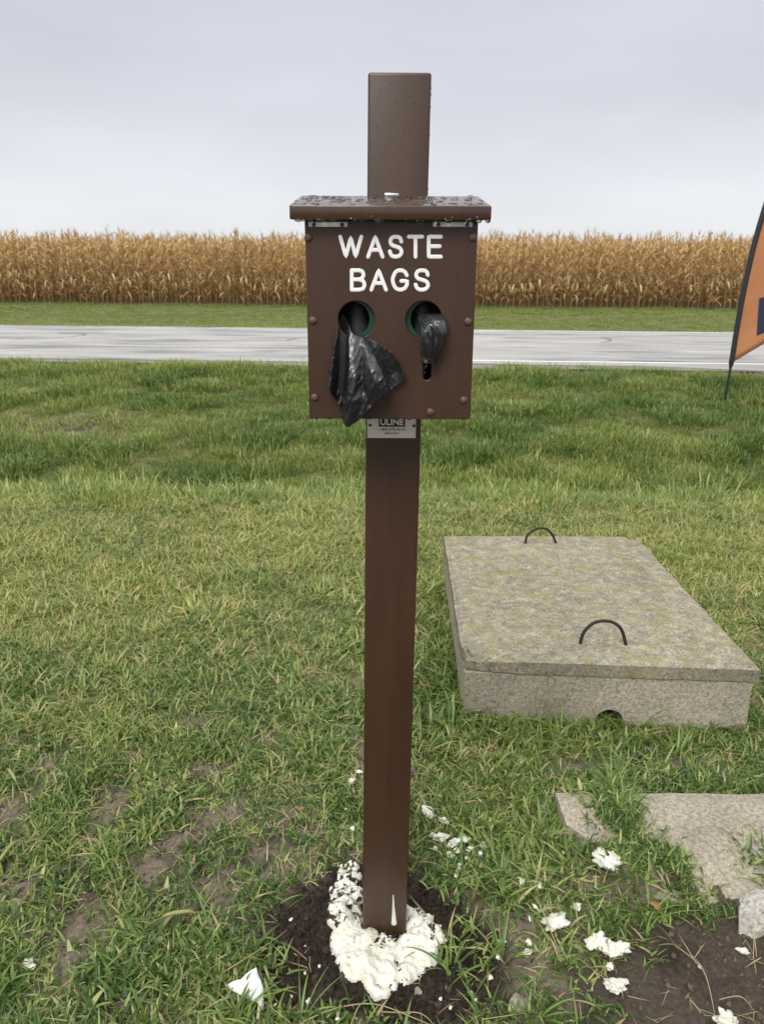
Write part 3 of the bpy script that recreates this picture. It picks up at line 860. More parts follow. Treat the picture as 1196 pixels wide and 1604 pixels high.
# ------------------------------------------------------------------ foam collar and crumbs
def foam_collar():
    n = 150
    xs = np.linspace(-0.15, 0.16, n); ys = np.linspace(1.075, 1.50, 190)
    X, Y = np.meshgrid(xs, ys)
    lobes = []
    for px, py, r, h in ((548, 1362, .030, .022), (543, 1395, .040, .028), (540, 1430, .042, .030), (548, 1465, .044, .030), (560, 1495, .042, .028), (592, 1512, .042, .030), (590, 1532, .028, .026), (615, 1490, .040, .018),
                         (648, 1474, .042, .024), (662, 1478, .034, .026), (655, 1445, .036, .022), (640, 1500, .035, .022), (600, 1475, .040, .012), (572, 1462, .030, .020), (640, 1422, .03, .018), (662, 1440, .034, .02), (672, 1460, .034, .02)):
        g = gnd(px, py, 0.012); lobes.append((g.x, g.y, r, h))
    wx = X + 0.022 * (fbm(X * 45, Y * 45, 81) - 0.5); wy = Y + 0.022 * (fbm(X * 45, Y * 45, 87) - 0.5)
    wx = wx + 0.010 * (fbm(X * 170, Y * 170, 83) - 0.5); wy = wy + 0.010 * (fbm(X * 170, Y * 170, 85) - 0.5)
    Hh = np.zeros_like(X)
    for lx, ly, r, h in lobes:
        d = np.sqrt((wx - lx) ** 2 + (wy - ly) ** 2) / r
        Hh = np.maximum(Hh, 0.72 * h * np.sqrt(np.clip(1 - d ** 2, 0, None)))
    Hs = Hh.copy()
    for _ in range(2):
        Hs = (Hs + np.roll(Hs, 1, 0) + np.roll(Hs, -1, 0) + np.roll(Hs, 1, 1) + np.roll(Hs, -1, 1)) / 5
    lump = (0.011 * (fbm(X * 45, Y * 45, 91, 2) - 0.45) + 0.0022 * (fbm(X * 210, Y * 210, 95, 3) - 0.5)) * np.clip(Hs / 0.012, 0, 1)
    pit = -0.010 * sstep(0.64, 0.74, fbm(X * 55 + 4, Y * 55, 97, 2)) * np.clip(Hs / 0.012, 0, 1)
    Z = gz(X, Y) + np.where(Hs > 0.002, Hs + lump + pit + 0.002, -0.012)
    v = np.stack([X - POST[0], Y - POST[1], Z], -1).reshape(-1, 3)
    keep = Hs > 0.0006
    f = []
    for j in range(len(ys) - 1):
        for i in range(n - 1):
            if keep[j, i] or keep[j, i + 1] or keep[j + 1, i] or keep[j + 1, i + 1]:
                k = j * n + i; f.append((k, k + 1, k + 1 + n, k + n))
    used = sorted({i for q in f for i in q}); re_ = {o: k for k, o in enumerate(used)}
    me = mesh_from('foam_collar', v[used], [tuple(re_[i] for i in q) for q in f])
    edge = np.clip(1 - Hs / 0.02, 0, 1); left = sstep(0.02, -0.06, X) * sstep(1.22, 1.34, Y)
    d = (0.075 + 0.07 * left + 0.10 * edge * (Hs < 0.012) - 0.13 * sstep(1.25, 1.17, Y)).ravel()[used] - pit.ravel()[used] * 14
    a = me.attributes.new('dirt', 'FLOAT', 'POINT'); a.data.foreach_set('value', d.astype(np.float32))
    o = link('foam_collar', me, None, M['foam']); o.location = (POST[0], POST[1], 0)
    tag(o, 'lumpy off-white expanded foam ring flecked with soil around the foot of the brown post', 'foam')
foam_collar()

def lump_mesh(name, sx, sy, sz, seed, rough=0.35, sub=3, freq=1.6):
    bm = bmesh.new(); bmesh.ops.create_icosphere(bm, subdivisions=sub, radius=1.0)
    off = Vector((seed * 3.7, seed * 1.3, -seed * 2.1))
    for v in bm.verts:
        n = mnoise.noise(v.co * freq + off) + 0.5 * mnoise.noise(v.co * freq * 2.3 + off) + 0.3 * mnoise.noise(v.co * freq * 5 + off)
        v.co = v.co * (1 + rough * n)
        v.co = Vector((v.co.x * sx, v.co.y * sy, v.co.z * sz))
    return bm_mesh(bm, name, True)
FOAM_G = {'a': ('small white foam crumb in the grass just behind the brown post', 'foam crumbs behind the post'),
          'b': ('small white foam crumb among grass between the brown post and the broken pad', 'foam crumbs in the grass by the pad'),
          'c': ('tiny white foam crumb lying on the dark dug soil beside the post', 'foam crumbs on the dug soil')}
FO = [(672, 1274, 24, 'large white foam flake behind the post, beside a narrow foam strip'), (655, 1280, 13, 'narrow white foam strip standing close behind the brown post'), (695, 1284, 16, 'a'),
      (690, 1312, 22, 'a'), (712, 1318, 20, 'a'), (728, 1312, 16, 'a'), (704, 1335, 14, 'a'), (720, 1352, 10, 'a'), (676, 1305, 10, 'a'), (736, 1325, 12, 'a'), (758, 1318, 15, 'a'), (690, 1245, 10, 'a'), (728, 1257, 7, 'a'), (726, 1300, 6, 'a'), (752, 1333, 8, 'a'), (682, 1325, 9, 'a'), (714, 1368, 7, 'a'),
      (699, 1308, 9, 'a'), (716, 1330, 9, 'a'), (730, 1340, 7, 'a'), (745, 1310, 6, 'a'),
      (550, 1218, 15, 'a'), (561, 1206, 11, 'a'), (541, 1260, 5, 'a'), (552, 1295, 9, 'a'),
      (953, 1367, 37, 'clean white foam chunk in grass just below the broken concrete pad'), (868, 1445, 30, 'torn white foam chunk with a trailing straw across it'), (934, 1474, 30, 'curled white foam chunk with pointed tip, fused to a ragged piece'), (962, 1484, 32, 'ragged white foam piece lying against a curled pointed chunk'),
      (902, 1416, 13, 'b'), (844, 1385, 12, 'b'), (817, 1378, 13, 'b'), (812, 1372, 9, 'b'), (838, 1420, 10, 'b'), (850, 1418, 10, 'b'), (825, 1487, 14, 'b'), (828, 1472, 10, 'b'), (955, 1510, 13, 'b'), (785, 1470, 12, 'b'), (897, 1270, 18, 'white foam crumb resting on the corner of the broken pad'), (922, 1299, 7, 'b'), (855, 1300, 6, 'b'),
      (882, 1335, 5, 'b'), (830, 1438, 7, 'b'), (780, 1492, 8, 'b'), (963, 1541, 28, 'flat folded white foam flake at the edge of bare brown dirt'), (1165, 1474, 15, 'white foam pellet on bare dirt next to the pale rock'), (1139, 1594, 26, 'long white foam sliver on the bare dirt'), (1096, 1505, 6, 'b'),
      (42, 1501, 20, 'yellowish foam crumb alone in grass far from the post'), (398, 1505, 7, 'c'), (455, 1540, 6, 'c'), (482, 1549, 9, 'c'), (478, 1515, 5, 'c'), (500, 1502, 5, 'c'), (455, 1428, 5, 'c'), (478, 1467, 4, 'c'), (737, 1536, 7, 'c'), (745, 1549, 5, 'c'), (690, 1545, 5, 'c'), (706, 1560, 5, 'c'), (430, 1560, 5, 'c'), (528, 1580, 6, 'c'), (640, 1565, 5, 'c'), (767, 1522, 9, 'b')]
for k, (px, py, s, g) in enumerate(FO):
    p = gnd(px, py, 0.018); zz = gz1(p.x, p.y)
    d = (p - Vector((0, 0, CAM_H))).length
    w = s / FPX * d * 0.95 * 0.5
    me = lump_mesh('foam_crumb', w, w * random.uniform(.6, 1.0), w * random.uniform(.35, .55), k + 1, 0.75, 4 if s > 18 else 3, 1.25)
    o = link('foam_crumb', me, None, M['foam'])
    o.location = (p.x, p.y, zz + max(w * 0.35, (0.012 if g in 'abc' and g != 'c' else 0.004)) + (0.008 if s > 20 else 0)); o.rotation_euler = (random.uniform(-.4, .4), random.uniform(-.4, .4), random.uniform(0, 6))
    if g in FOAM_G: tag(o, FOAM_G[g][0], 'foam', FOAM_G[g][1])
    else: tag(o, g, 'foam')

# torn paper scrap
pp = [gnd(x, y, 0.03) for x, y in ((353, 1538), (378, 1533), (402, 1523), (412, 1545), (411, 1566), (398, 1560), (383, 1552))]
hh = [0.022, 0.036, 0.048, 0.030, 0.010, 0.020, 0.016]
cc = sum(pp, Vector()) / len(pp)
cz0 = gz1(cc.x, cc.y)
V = [(p.x - cc.x, p.y - cc.y, h) for p, h in zip(pp, hh)] + [(0.004, -0.002, 0.034)]
n = len(pp)
bm = bmesh.new(); vv = [bm.verts.new(q) for q in V]
for i in range(n): bm.faces.new((vv[i], vv[(i + 1) % n], vv[n]))
bmesh.ops.subdivide_edges(bm, edges=bm.edges[:], cuts=2, use_grid_fill=True)
for v in bm.verts: v.co += Vector((0.003 * mnoise.noise(v.co * 90), 0.003 * mnoise.noise(v.co * 80 + Vector((5, 0, 0))), 0.006 * mnoise.noise(v.co * 55)))
o = link('paper_scrap', bm_mesh(bm, 'paper_scrap', True, 30), None, M['paper']); o.location = (cc.x, cc.y, cz0)
o.modifiers.new('sheet', 'SOLIDIFY').thickness = 0.0006
tag(o, 'torn triangular scrap of white paper in the grass left of the dug soil', 'paper')

# ------------------------------------------------------------------ concrete vault with a lifting lid
def quad_block(name, FL, FR, BR, BL, z0, z1, nu, nv, nw, rough, chips, seed):
    """block over a general quad with worn, chipped edges"""
    V, F, idx = [], [], {}
    def vert(i, j, k):
        key = (i, j, k)
        if key not in idx:
            u, v, w = i / nu, j / nv, k / nw
            a = FL.lerp(FR, u); b = BL.lerp(BR, u); p = a.lerp(b, v)
            idx[key] = len(V); V.append([p.x, p.y, z0 + (z1 - z0) * w, u, v, w])
        return idx[key]
    for k in (0, nw):
        for i in range(nu):
            for j in range(nv):
                q = (vert(i, j, k), vert(i + 1, j, k), vert(i + 1, j + 1, k), vert(i, j + 1, k)); F.append(q if k else q[::-1])
    for k in range(nw):
        for i in range(nu):
            for j in (0, nv):
                q = (vert(i, j, k), vert(i + 1, j, k), vert(i + 1, j, k + 1), vert(i, j, k + 1)); F.append(q if j == 0 else q[::-1])
        for j in range(nv):
            for i in (0, nu):
                q = (vert(i, j, k), vert(i, j + 1, k), vert(i, j + 1, k + 1), vert(i, j, k + 1)); F.append(q if i else q[::-1])
    cen = (FL + FR + BR + BL) / 4
    out = []
    for x, y, z, u, v, w in V:
        p = Vector((x, y, z))
        n = mnoise.noise(p * 9 + Vector((seed, 0, 0))) + 0.6 * mnoise.noise(p * 30) + 0.35 * mnoise.noise(p * 90)
        q = p.copy()
        du, dv = min(u, 1 - u), min(v, 1 - v)
        edge_side = max(0, 1 - du * nu / 1.5), max(0, 1 - dv * nv / 1.5)
        top = 1.0 if w > 0.999 else 0.0
        q.z += rough * 0.5 * n * (1 if w > 0.5 else 0)
        e = max(edge_side)
        if e > 0:
            inward = Vector((cen.x - x, cen.y - y, 0)).normalized()
            q += inward * (rough * (0.8 + n))
            if top: q.z -= rough * (1.1 + 1.3 * max(0, n))
        for (cx_, cy_, cz_, cr_, ca) in chips:
            dd = (p - Vector((cx_, cy_, cz_))).length
            if dd < cr_:
                t = 1 - dd / cr_
                q += Vector((cen.x - x, cen.y - y, 0)).normalized() * ca * t * (0.7 + 0.8 * abs(n)); q.z -= ca * t * (0.4 + 0.8 * abs(n)) * (w > 0.4)
        out.append((q.x - cen.x, q.y - cen.y, q.z))
    me = mesh_from(name, out, F, True, 32)
    return me, cen
LT = 0.215
FL, FR, BR, BL = gnd(724, 1033, LT), gnd(1192, 1049, LT), gnd(995, 839, LT), gnd(694, 838, LT)
for p in (FL, FR, BR, BL): p.z = 0
chips = [(FL.x + 0.03, FL.y, LT, 0.10, 0.034), (FL.x + 0.13, FL.y, LT, 0.06, 0.016), (FL.x + 0.55, FL.y - 0.01, LT, 0.05, 0.008), (FL.x, FL.y + 0.05, LT, 0.04, 0.010), (BR.x, BR.y, LT, 0.06, 0.02)]
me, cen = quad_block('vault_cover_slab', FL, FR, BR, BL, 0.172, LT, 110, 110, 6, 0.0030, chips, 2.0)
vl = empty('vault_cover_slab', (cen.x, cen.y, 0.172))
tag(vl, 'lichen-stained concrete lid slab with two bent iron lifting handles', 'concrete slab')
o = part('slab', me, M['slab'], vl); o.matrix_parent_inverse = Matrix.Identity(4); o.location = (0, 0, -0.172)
for pts in (((822, 851), (826, 838), (840, 828.5), (854, 828), (864, 837), (870, 850.5)), ((908, 1008), (914, 990), (931, 975), (955, 973.5), (972, 985), (979.5, 1010))):
    b0 = gnd(pts[0][0], pts[0][1], LT); b1 = gnd(pts[-1][0], pts[-1][1], LT)
    path = []
    for k, (px, py) in enumerate(pts):
        t = k / (len(pts) - 1); Y = b0.y + (b1.y - b0.y) * t
        q = at(px, py, Y + 0.012 * math.sin(math.pi * t)); path.append(q)
    path = [path[0] - Vector((0, 0, 0.02))] + catmull(path, 5) + [path[-1] - Vector((0, 0, 0.02))]
    v, f = tube(path, 0.0052, 10)
    part('handle', mesh_from('handle', v, f), M['iron'], vl)
ins = 0.012
bFL, bFR, bBR, bBL = FL + Vector((ins * .6, 0.006, 0)), FR + Vector((-ins, 0.006, 0)), BR + Vector((-ins, -ins, 0)), BL + Vector((ins * .6, -ins, 0))
me, cen2 = quad_block('concrete_vault', bFL, bFR, bBR, bBL, -0.16, 0.1705, 60, 60, 16, 0.0025, [(bFL.x, bFL.y, 0.03, 0.09, 0.008)], 5.0)
bo = link('concrete_vault', me, None, M['base']); bo.location = (cen2.x, cen2.y, 0)
tag(bo, 'grey concrete vault box in the grass beneath the lichen-stained lid', 'concrete vault')
hp = gnd(953, 1128, 0.02)
fy = bFL.y + (bFR.y - bFL.y) * (hp.x - bFL.x) / (bFR.x - bFL.x)
bmc = bmesh.new(); bmesh.ops.create_cone(bmc, cap_ends=True, segments=28, radius1=0.042, radius2=0.042, depth=0.24)
cut = link('cutter', bm_mesh(bmc, 'cutter')); cut.location = (hp.x, fy, 0.016); cut.rotation_euler = (math.pi / 2, 0, 0)
bmd = bo.modifiers.new('hole', 'BOOLEAN'); bmd.object = cut; bmd.operation = 'DIFFERENCE'; bmd.solver = 'EXACT'
bpy.context.view_layer.update()
nm = bpy.data.meshes.new_from_object(bo.evaluated_get(bpy.context.evaluated_depsgraph_get()))
bo.modifiers.clear(); bo.data = nm; nm.name = 'concrete_vault'
bpy.data.objects.remove(cut)

# broken flat pad, half overgrown
Pz = 0.048
pc = [gnd(868, 1237, Pz), gnd(1262, 1238, Pz), gnd(1290, 1372, Pz), gnd(1105, 1392, Pz), gnd(1015, 1385, Pz), gnd(955, 1325, Pz), gnd(885, 1290, Pz)]
cp = sum(pc, Vector()) / len(pc)
bm = bmesh.new()
tv = [bm.verts.new((p.x - cp.x, p.y - cp.y, Pz)) for p in pc]
bm.faces.new(tv)
ex = bmesh.ops.extrude_face_region(bm, geom=bm.faces[:])
bmesh.ops.translate(bm, vec=(0, 0, -0.07), verts=[e for e in ex['geom'] if isinstance(e, bmesh.types.BMVert)])
bmesh.ops.triangulate(bm, faces=bm.faces[:])
bmesh.ops.subdivide_edges(bm, edges=bm.edges[:], cuts=14, use_grid_fill=True)
for v in bm.verts:
    n = mnoise.noise(v.co * 12) + 0.5 * mnoise.noise(v.co * 40)
    w = Vector((v.co.x + cp.x, v.co.y + cp.y, 0))
    sag = 0.046 * float(sstep(0.14, -0.22, v.co.y)) + 0.012 * float(sstep(0.13, 0.19, v.co.y))
    v.co += Vector((0.004 * n, 0.004 * mnoise.noise(v.co * 25), 0.003 * n - sag))
o = link('concrete_pad', bm_mesh(bm, 'concrete_pad', True, 40), None, M['pad']); o.location = (cp.x, cp.y, 0)
tag(o, 'broken pale concrete pad lying flush and half overgrown by grass', 'concrete pad')

def rock(px, py, sx, sy, sz, seed, label, m, lift=0.3, rough=0.38, rz=0.4):
    p = gnd(px, py); z = gz1(p.x, p.y)
    bm = bmesh.new(); bmesh.ops.create_icosphere(bm, subdivisions=4, radius=1.0)
    rr = random.Random(seed)
    planes = [(Vector((rr.gauss(0, 1), rr.gauss(0, 1), rr.gauss(0, 1))).normalized(), rr.uniform(.55, .85)) for _ in range(14)]
    for v in bm.verts:
        q = v.co.copy()
        for n_, d_ in planes:
            k = q.dot(n_)
            if k > d_: q -= n_ * (k - d_)
        q *= 1 + 0.07 * mnoise.noise(q * 4 + Vector((seed, 0, 0))) + 0.04 * mnoise.noise(q * 12)
        v.co = Vector((q.x * sx, q.y * sy, q.z * sz))
    o = link('rock', bm_mesh(bm, 'rock', True, 30), None, m); o.location = (p.x, p.y, z + sz * lift); o.rotation_euler = (0.1, -0.15, rz)
    tag(o, label, 'rock')
rock(1190, 1430, 0.085, 0.06, 0.058, 3, 'pale angular concrete rubble stone at the front of the broken pad', M['rock'])
rock(26, 1408, 0.022, 0.018, 0.016, 5, 'small tan stone half buried in bare soil left of the post', M['pad'])
rock(1003, 1186, 0.012, 0.010, 0.009, 8, 'small dark grey pebble in grass between the lid slab and the broken pad', M['iron'])
rock(812, 1566, 0.024, 0.02, 0.016, 12, 'tan crumbling stone beside a broad grass tuft in front of the post', M['pad'])
rock(655, 1544, 0.010, 0.008, 0.007, 13, 'small brown pebble on dark soil right in front of the foam ring', M['pad'])
rock(472, 1266, 0.012, 0.008, 0.006, 15, 'tiny pinkish chip of stone in the grass left behind the post', M['leaf'])

# ------------------------------------------------------------------ feather flag by the road
FY = 9.1
base_px = [(1134, 632), (1139, 600), (1146, 560), (1154, 510), (1163, 460), (1172, 418), (1181, 380), (1194, 335), (1208, 292), (1224, 250), (1243, 212), (1264, 184), (1288, 166), (1312, 160)]
path = [at(x, y, FY) for x, y in base_px]
fz = gz1(path[0].x, FY)
fl = empty('feather_flag', (path[0].x, FY, fz))
tag(fl, 'orange feather flag with navy print leaning on a black pole by the roadside', 'flag')
sm = catmull(path, 5)
stake = [Vector((path[0].x - 0.01, FY, fz - 0.15))] + [Vector((path[0].x - 0.004, FY, fz + 0.02))]
v, f = tube(stake + sm, [0.014] * 2 + [0.014 if k < 9 else 0.030 for k in range(len(sm))], 10)
part('pole', mesh_from('pole', v, f), M['pole'], fl)
nu_, nv_ = 14, 44
rows = []
i0 = 9
cs = sm[i0:]
for k in range(nv_):
    t = k / (nv_ - 1); x = t * (len(cs) - 1); a = cs[int(x)]; b = cs[min(int(x) + 1, len(cs) - 1)]
    rows.append(a.lerp(b, x - int(x)))
def flag_pt(k, u):
    a = rows[k]; t = k / (nv_ - 1)
    wd = 0.62 * (1 - t ** 5) 
    low = 0.40 * u * max(0, 1 - t * 2.5)
    x = a.x + u * wd * (1 - 0.25 * t); x = min(x, 5.85 + 0.1 * t) if t > 0.9 else x
    return Vector((x, FY + 0.03 * math.sin(7 * t + 3 * u) * u + 0.02 * math.sin(15 * t - 4 * u) * u, a.z + low - 0.10 * u * t))
V = [flag_pt(k, i / (nu_ - 1)) for k in range(nv_) for i in range(nu_)]
F = [(k * nu_ + i, k * nu_ + i + 1, (k + 1) * nu_ + i + 1, (k + 1) * nu_ + i) for k in range(nv_ - 1) for i in range(nu_ - 1)]
sail = part('sail', mesh_from('sail', V, F), M['flag'], fl)
sail.modifiers.new('cloth', 'SOLIDIFY').thickness = 0.002
V, F = [], []
for k in range(2, 8):
    for i in range(7):
        u = 0.40 - (k - 2) * 0.012 + i * 0.085; p = flag_pt(k, u); V.append((p.x, p.y - 0.006, p.z - 0.08 * (u - 0.4)))
F = [(k * 7 + i, k * 7 + i + 1, (k + 1) * 7 + i + 1, (k + 1) * 7 + i) for k in range(5) for i in range(6)]
part('navy_print', mesh_from('navy_print', V, F), M['navy'], sail)

# ------------------------------------------------------------------ grass
def blade(V, F, A, base, az, L, w, lean, droop, val, seg=4, twist=0.0, fold=0.0):
    """one tapered, bent blade appended to V, F; A collects its colour value"""
    th = lean; p = Vector(base); dirh = Vector((math.cos(az), math.sin(az), 0))
    o = len(V); sa = az + math.pi / 2
    for i in range(seg + 1):
        t = i / seg
        ww = w * (1 - t ** 2.2) * (0.75 + 0.5 * min(1, t * 3) * 0.5) * 0.5
        sv = Vector((math.cos(sa + twist * t), math.sin(sa + twist * t), 0))
        if i < seg:
            V.append(p - sv * ww); V.append(p + sv * ww); A += [val, val]
        else:
            V.append(p.copy()); A.append(val)
        up = Vector((0, 0, 1))
        p = p + (dirh * math.sin(th) + up * math.cos(th)) * (L / seg)
        th += droop / seg
    for i in range(seg - 1): F.append((o + 2 * i, o + 2 * i + 1, o + 2 * i + 3, o + 2 * i + 2))
    F.append((o + 2 * seg - 2, o + 2 * seg - 1, o + 2 * seg))
def blade_mesh(name, V, F, A, m):
    me = mesh_from(name, V, F)
    a = me.attributes.new('blade', 'FLOAT', 'POINT'); a.data.foreach_set('value', A)
    me.materials.append(m); return me
def clump(name, n, rad, L, w, lean, droop, seg, rr, dry=0.06, flat=0.0):
    V, F, A = [], [], []
    for k in range(n):
        a = rr.uniform(0, 2 * math.pi); d = rad * math.sqrt(rr.random())
        val = rr.betavariate(1.3, 1.6) * 0.84 if rr.random() > dry else rr.uniform(0.86, 1.0)
        l = rr.uniform(*L) * (0.8 if val > 0.86 else 1)
        blade(V, F, A, (d * math.cos(a), d * math.sin(a), -0.004), a + rr.gauss(0, 0.9), l, rr.uniform(*w), abs(rr.gauss(*lean)) + flat, rr.uniform(*droop), val, seg, rr.gauss(0, 0.5))
    return blade_mesh(name, V, F, A, M['grass'])
rr = random.Random(5)
hidden = {}
def src(name, me):
    return bpy.data.objects.new(name, me)
CL_NEAR = []                      # 0-6 broad patches, 7-9 long patches, 10-13 small tufts for thin turf
def patch(n, rad):
    V, F, A = [], [], []
    for k in range(n):
        a = rr.uniform(0, 6.283); d = rad * math.sqrt(rr.random()); kind = rr.random()
        val = rr.betavariate(1.2, 1.5) * 0.84 if rr.random() > 0.10 else rr.uniform(0.86, 1.0)
        if kind < 0.55: L, w, dr, sg = rr.uniform(.018, .046), rr.uniform(.0032, .0074), rr.uniform(.5, 1.7), 4
        elif kind < 0.72: L, w, dr, sg = rr.uniform(.04, .075), rr.uniform(.0034, .0068), rr.uniform(.8, 1.9), 5
        elif kind < 0.82: L, w, dr, sg = rr.uniform(.018, .034), rr.uniform(.007, .0115), rr.uniform(.3, 1.2), 5
        else: L, w, dr, sg = rr.uniform(.015, .04), rr.uniform(.0012, .0024), rr.uniform(.2, 1.0), 3
        blade(V, F, A, (d * math.cos(a), d * math.sin(a), -0.004), rr.uniform(0, 6.283), L, w, min(1.52, abs(rr.gauss(.95, .42))), dr * .8, val, sg, rr.gauss(0, .7))
    return src('grass_patch', blade_mesh('grass_patch', V, F, A, M['grass']))
CL_NEAR += [patch(88, 0.058) for _ in range(10)]
CL_NEAR += [src('grass_clump', clump('grass_clump', 14, 0.022, (0.02, 0.07), (0.0018, 0.0044), (0.6, 0.4), (0.4, 1.5), 4, rr, 0.1)) for _ in range(4)]
CL_FAR = [src('grass_clump', clump('grass_patch', 90, 0.15, (0.03, 0.085), (0.0035, 0.0075), (0.5, 0.4), (0.4, 1.4), 3, rr, 0.07)) for _ in range(6)]
STRAW = []
for _ in range(5):
    V, F, A = [], [], []
    for k in range(3):
        blade(V, F, A, (rr.uniform(-.01, .01), rr.uniform(-.01, .01), 0.004 + 0.004 * k), rr.uniform(0, 6.3), rr.uniform(.025, .085), rr.uniform(.0009, .0020), rr.uniform(1.35, 1.55), rr.uniform(-.1, .25), rr.uniform(.87, 1.0), 4)
    STRAW.append(src('straw', blade_mesh('straw', V, F, A, M['grass'])))

def scatter(name, P, rot, scl, idx, tint, sources, label=None, cat=None):
    n = len(P)
    me = bpy.data.meshes.new(name); me.vertices.add(n); me.vertices.foreach_set('co', np.asarray(P, np.float32).ravel())
    for nm_, ty, arr in (('rot', 'FLOAT_VECTOR', rot), ('scl', 'FLOAT', scl), ('idx', 'INT', idx), ('tint', 'FLOAT', tint)):
        a = me.attributes.new(nm_, ty, 'POINT')
        a.data.foreach_set('vector' if ty == 'FLOAT_VECTOR' else 'value', np.asarray(arr, np.int32 if ty == 'INT' else np.float32).ravel())
    o = link(name, me)
    ng = bpy.data.node_groups.new(name, 'GeometryNodeTree')
    ng.interface.new_socket('Geometry', in_out='INPUT', socket_type='NodeSocketGeometry'); ng.interface.new_socket('Geometry', in_out='OUTPUT', socket_type='NodeSocketGeometry')
    N, L = ng.nodes, ng.links
    gi = N.new('NodeGroupInput'); go = N.new('NodeGroupOutput'); ip = N.new('GeometryNodeInstanceOnPoints'); jn = N.new('GeometryNodeJoinGeometry')
    for s in sources:
        oi = N.new('GeometryNodeObjectInfo'); oi.inputs['Object'].default_value = s; oi.inputs['As Instance'].default_value = True
        L.new(oi.outputs['Geometry'], jn.inputs[0])
    def na(nm_, ty):
        q = N.new('GeometryNodeInputNamedAttribute'); q.data_type = ty; q.inputs['Name'].default_value = nm_; return q.outputs['Attribute']
    L.new(gi.outputs[0], ip.inputs['Points']); L.new(jn.outputs[0], ip.inputs['Instance'])
    ip.inputs['Pick Instance'].default_value = True
    L.new(na('idx', 'INT'), ip.inputs['Instance Index']); L.new(na('rot', 'FLOAT_VECTOR'), ip.inputs['Rotation']); L.new(na('scl', 'FLOAT'), ip.inputs['Scale'])
    L.new(ip.outputs[0], go.inputs[0])
    o.modifiers.new('scatter', 'NODES').node_group = ng
    tag(o, label, cat, None, 'stuff')
    return o
def inside_quad(x, y, q, grow=0.0):
    c = sum(q, Vector()) / 4; r = np.ones_like(x, bool)
    q = [c + (p - c) * (1 + grow) for p in q]
    for a, b in zip(q, q[1:] + q[:1]): r &= ((b.x - a.x) * (y - a.y) - (b.y - a.y) * (x - a.x)) > 0
    return r
VAULT = [FL, FR, BR, BL]
def pad_cover(x, y):
    """how far turf has crept over the pad: 1 = turf, 0 = clean concrete"""
    q = [pc[0], pc[1], pc[2], pc[3], pc[4], pc[5], pc[6]]
    ins_ = np.ones_like(x, bool)
    for a, b in zip(q, q[1:] + q[:1]): ins_ &= ((b.x - a.x) * (y - a.y) - (b.y - a.y) * (x - a.x)) < 0
    m1 = gnd(966, 1285); gap = 1.25 * np.exp(-(((x - m1.x) / 0.048) ** 2 + ((y - m1.y) / 0.10) ** 2))
    m2 = gnd(1055, 1330); gap2 = 0.6 * np.exp(-(((x - m2.x) / 0.06) ** 2 + ((y - m2.y) / 0.05) ** 2)) + 0.9 * (1 - sstep(1.39, 1.47, y + 0.1 * (fbm(x * 12, y * 12, 37) - 0.5)))
    m3 = gnd(1100, 1280); gap3 = 0.45 * np.exp(-(((x - m3.x) / 0.03) ** 2 + ((y - m3.y) / 0.10) ** 2))
    dist = np.full(x.shape, 9.0)
    for a, b in zip(q[1:], q[2:] + q[:1]):
        ex, ey = b.x - a.x, b.y - a.y; tt = np.clip(((x - a.x) * ex + (y - a.y) * ey) / (ex * ex + ey * ey), 0, 1)
        dist = np.minimum(dist, np.hypot(x - a.x - tt * ex, y - a.y - tt * ey))
    g = gap + gap2 + gap3 + 0.7 * np.exp(-(dist / 0.028) ** 2) + 0.6 * (fbm(x * 16, y * 16, 33) - 0.5)
    return np.where(ins_, sstep(0.25, 0.75, g), 1.0)
def make_points(n, x0, x1, y0, y1, fan=True):
    y = rng.uniform(y0, y1, n)
    if fan: x = rng.uniform(-1, 1, n) * (0.30 + 0.60 * y)
    else: x = rng.uniform(x0, x1, n)
    return x, y
# near lawn: even over the ground (density weighted by the widening wedge)
N0 = 26000
y = np.sqrt(rng.uniform(0.75 ** 2, 4.5 ** 2, N0)); x = rng.uniform(-1, 1, N0) * (0.32 + 0.60 * y)
keep_p = 1.0 - 0.83 * bare_mask(x, y); keep_p *= 1 - 0.985 * soil_mask(x, y); keep_p *= 1 - 0.97 * corner_dirt(x, y)
keep_p *= pad_cover(x, y)
fore = 1 - sstep(1.5, 2.1, y)
keep_p *= 1 - 0.45 * fore * sstep(0.3, 0.6, fbm(x * 9, y * 9, 171))
keep_p = np.where(inside_quad(x, y, VAULT, 0.01), 0, keep_p)
keep_p *= np.where(((x - cc.x) / 0.05) ** 2 + ((y - cc.y) / 0.045) ** 2 < 1, 0.15, 1)
k = rng.random(N0) < keep_p
x, y = x[k], y[k]; n = len(x)
yellow = sstep(0.44, 0.60, fbm(x * 2.3 + 5, y * 2.3, 101)) * 0.6 + 0.55 * np.exp(-((y - 3.7) / 1.2) ** 2) + 0.7 * (vnoise(x * 13, y * 13, 103) - 0.5)
right_green = sstep(0.25, 0.6, x) * (1 - sstep(2.2, 3.0, y))
tint = np.clip(yellow * (0.35 + 0.65 * sstep(1.5, 2.3, y)) - 0.30 * right_green + 0.16 + rng.normal(0, 0.16, n), 0, 1)
thin = np.zeros(n)
for ox, oy in ((.05, 0), (-.05, 0), (0, .05), (0, -.05), (0, 0)):
    thin = np.maximum(thin, np.maximum(np.maximum(bare_mask(x + ox, y + oy), soil_mask(x + ox, y + oy)), np.maximum(corner_dirt(x + ox, y + oy), 1 - pad_cover(x + ox, y + oy))))
    thin = np.maximum(thin, inside_quad(x + ox, y + oy, VAULT, 0.0).astype(float))
idx = np.where(thin > 0.35, rng.integers(10, 14, n), rng.integers(0, 10, n))
sel = (thin > 0.35) | (rng.random(n) < 0.40)
x, y, idx, tint = x[sel], y[sel], idx[sel], tint[sel]; n = len(x)
